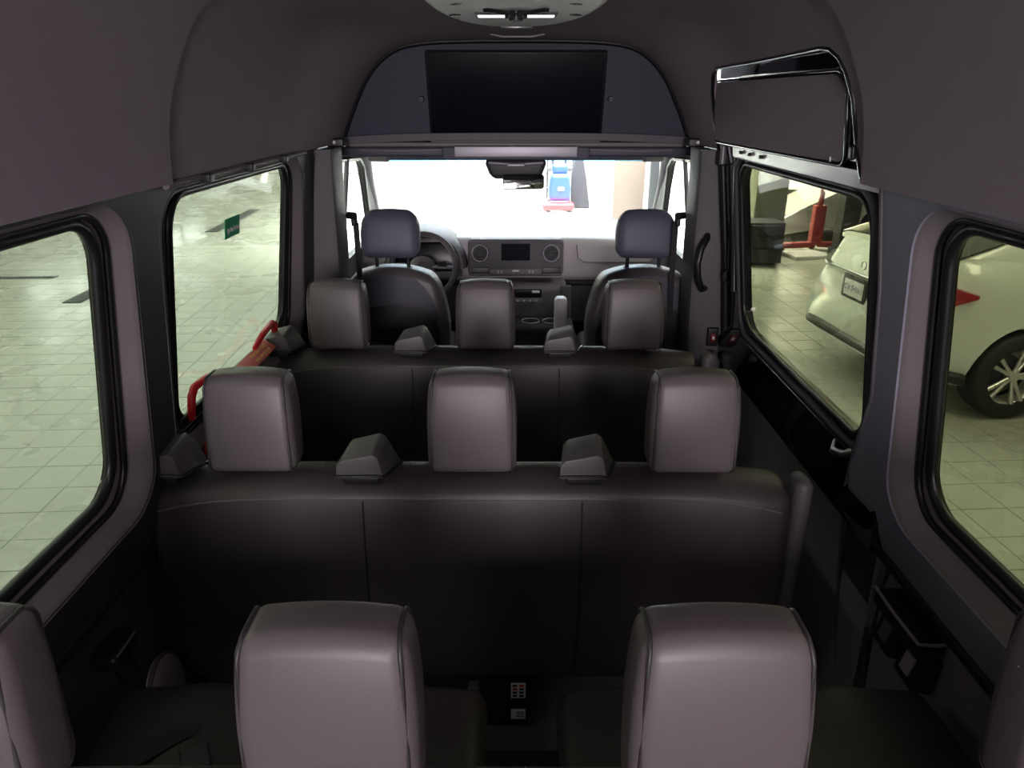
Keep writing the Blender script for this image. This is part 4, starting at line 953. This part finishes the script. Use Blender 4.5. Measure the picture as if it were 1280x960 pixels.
# steering wheel
sw = empty('steering_wheel', (-0.525, 3.92, -0.87), 'dark steering wheel with silver spokes in front of the driver seat', 'steering wheel')
E = Euler((R(-62 + 90 - 56), 0, 0))
def sp(x, z, dy=0.0):
    v = Vector((x, dy, z)); v.rotate(Euler((R(-24), 0, 0))); return Vector((-0.525, 3.92, -0.87)) + v
tube('rim', [sp(0.188 * math.cos(a), 0.188 * math.sin(a)) for a in [k * math.pi / 24 for k in range(48)]], 0.0155, 'leather', sw, 10, True)
tube('rim_trim', [sp(0.174 * math.cos(a), 0.174 * math.sin(a), -0.003) for a in [k * math.pi / 24 for k in range(48)]], 0.004, 'silver', sw, 6, True)
hubv = [[sp(q * 0.075 * math.cos(a), q * 0.062 * math.sin(a), d) for a in [k * math.pi / 12 for k in range(24)]] for q, d in ((0.8, 0.04), (1.0, 0.01), (0.95, -0.015), (0.7, -0.028), (0.1, -0.032))]
loft('airbag_cover', hubv, 'trim_grey', sw, cap=True)
for sd in (-1, 1):
    o = finish('spoke', tbm([sp(sd * 0.06, 0.0), sp(sd * 0.12, -0.004), sp(sd * 0.178, 0.0)], [0.034, 0.028, 0.030], 8, flat=0.35), 'silver', sw)
    box('spoke_buttons', (0.055, 0.02, 0.042), sp(sd * 0.115, 0.0, -0.010), 'black', o, 0.008, (-24, 0, 0), seg=3)
tube('spoke', [sp(0, -0.05), sp(0, -0.178)], 0.018, 'silver', sw, 8)
tube('emblem', [sp(0.022 * math.cos(a), 0.022 * math.sin(a), -0.034) for a in [k * math.pi / 10 for k in range(20)]], 0.003, 'chrome', sw, 6, True)
tube('steering_column', [sp(0, 0, 0.03), sp(0, 0, 0.22)], 0.045, 'dash_dark', sw, 12)

# mirror on windshield
mi = empty('rear_view_mirror', (0.03, 4.1, -0.36), 'dark rear view mirror under a wide sensor housing on the windshield', 'mirror')
def mf(a, b, e): return (a * (1 - 0.25 * max(0, -e / 0.055)), b, e)
finish('sensor_housing', rbm((0.335, 0.12, 0.11), (0.0, 4.08, -0.352), 0.03, 1, 3, None, mf), 'trim_dark', mi, angle=50)
tube('housing_rim', [(-0.15, 4.02, -0.318), (0, 4.012, -0.326), (0.15, 4.02, -0.318)], 0.008, 'silver', mi, 8)
box('housing_lens', (0.10, 0.02, 0.018), (0.0, 4.012, -0.330), 'silver', mi, 0.006)
cyl('mirror_stem', (0.0, 4.05, -0.38), (0.04, 3.98, -0.415), 0.014, 'black', mi, 10)
mg = finish('mirror_shell', rbm((0.225, 0.03, 0.075), (0.042, 3.955, -0.412), 0.014, 1, 3, Euler((R(-8), 0, R(6)))), 'black', mi, angle=50)
box('mirror_glass', (0.212, 0.004, 0.064), (0.041, 3.939, -0.412), 'mirror', mg, 0.0015, (-8, 0, 6))

# ================================================================ small things on the left
# emergency exit bar under the front left window
ex = empty('emergency_handle', (-0.90, 2.2, -0.86), 'red emergency exit handle bar along the lower edge of the front left window', 'handle')
def exx(z): return -(xg(z) - 0.028)
ez = -0.835
tube('pull_bar', [(-0.914, 1.80, -0.835), (-0.900, 1.797, -0.765), (-0.896, 1.812, -0.744), (-0.896, 1.90, -0.748), (-0.900, 1.97, -0.768), (-0.906, 2.03, -0.800)], [0.012, 0.012, 0.012, 0.011, 0.010, 0.008], 'red', ex, 6)
tube('pull_bar', [(-0.914, 2.545, -0.83), (-0.902, 2.52, -0.775), (-0.898, 2.49, -0.762), (-0.900, 2.38, -0.775), (-0.906, 2.31, -0.80)], [0.012, 0.012, 0.012, 0.011, 0.009], 'red', ex, 6)
ls = box('label_strip', (0.050, 0.46, 0.005), (-0.893, 2.20, -0.822), 'red_label', ex, 0.001, (0, 36, 0))
box('rail', (0.012, 0.84, 0.03), (-0.922, 2.17, -0.830), 'black', ex, 0.003)
def txt_m(y): return Matrix.Translation((-0.893, y, -0.822)) @ Matrix.Rotation(R(36), 4, 'Y') @ Matrix.Rotation(R(90), 4, 'Z') @ Matrix.Translation((0, 0, 0.003))
text('lettering', 'EMERGENCY EXIT', 0.017, 'yellow', ls, txt_m(2.32) @ Matrix.Translation((0, 0.010, 0)))
text('lettering', 'PULL HANDLES UP', 0.017, 'yellow', ls, txt_m(2.32) @ Matrix.Translation((0, -0.011, 0)))
text('lettering', 'PUSH WINDOW OUT', 0.017, 'yellow', ls, txt_m(2.09) @ Matrix.Translation((0, 0.010, 0)))
text('lettering', 'THEN OPEN WIDE', 0.017, 'yellow', ls, txt_m(2.09) @ Matrix.Translation((0, -0.011, 0)))
k_ = empty('window_lock', (-0.87, 1.74, -0.93), 'small red lock pin below the front left window', 'lock')
cyl('pin', (-0.880, 1.74, -0.935), (-0.860, 1.735, -0.935), 0.010, 'red', k_, 12)
tube('clip', [(-0.876, 1.78, -0.90), (-0.868, 1.76, -0.905), (-0.868, 1.75, -0.925)], 0.004, 'red', k_, 6)
# reflection of a green sign, made as a coloured sheet on the glass
gs = tag(empty('window_sticker', (-0.88, 2.2, -0.4)), 'reflection of a green sign, made as a lettered sheet on the front left window', 'sticker')
sy, sz = 2.185, -0.362
sheet('sheet', [(sy - 0.055, sz - 0.030), (sy + 0.065, sz - 0.030), (sy + 0.065, sz + 0.030), (sy - 0.055, sz + 0.030)], [], lambda y, z: (-(xg(z) - 0.002), y, z), (0.001, 0, 0), 'green', gs, grid=0.2)
al = math.atan(0.144)
text('lettering', 'go to front', 0.022, 'paper', gs, Matrix.Translation((-(xg(sz) - 0.0045), sy + 0.005, sz - 0.005)) @ Matrix.Rotation(-al, 4, 'Y') @ Matrix.Rotation(R(90), 4, 'Z') @ Matrix.Rotation(R(90), 4, 'X'))
# speaker low on the left wall
spk = empty('speaker', (-0.89, 1.42, -1.5), 'oval light grey speaker grille low on the left wall', 'speaker')
lo = [[(-0.934 + d, 1.44 + 0.085 * q * math.cos(a), -1.49 + 0.125 * q * math.sin(a)) for a in [k * math.pi / 16 for k in range(32)]] for q, d in ((1.0, -0.015), (1.0, 0.004), (0.93, 0.010), (0.5, 0.014), (0.05, 0.015))]
loft('grille', lo, 'mesh_grey', spk, cap=True)
tube('surround', [(-0.936, 1.44 + 0.09 * math.cos(a), -1.49 + 0.13 * math.sin(a)) for a in [k * math.pi / 16 for k in range(32)]], 0.007, 'trim', spk, 6, True)
# left wall handle / cup holder low near rear row
lc = empty('cup_holder', (-0.86, 1.15, -1.15), 'dark cup holder with a bright rim on the rear left wall trim', 'cup holder')
box('housing', (0.06, 0.10, 0.04), (-0.90, 1.24, -1.15), 'black', lc, 0.014, seg=3)
cyl('socket', (-0.89, 1.24, -1.18), (-0.875, 1.24, -1.23), 0.022, 'black', lc, 16)
tube('bright_edge', [(-0.872, 1.20, -1.132), (-0.87, 1.24, -1.130), (-0.872, 1.28, -1.132)], 0.003, 'chrome', lc, 6)
tag(box('side_bracket', (0.07, 0.05, 0.035), (-0.83, 1.58, -1.20), 'housing', None, 0.008, seg=3), 'grey bracket between the left wall and the middle row', 'bracket')
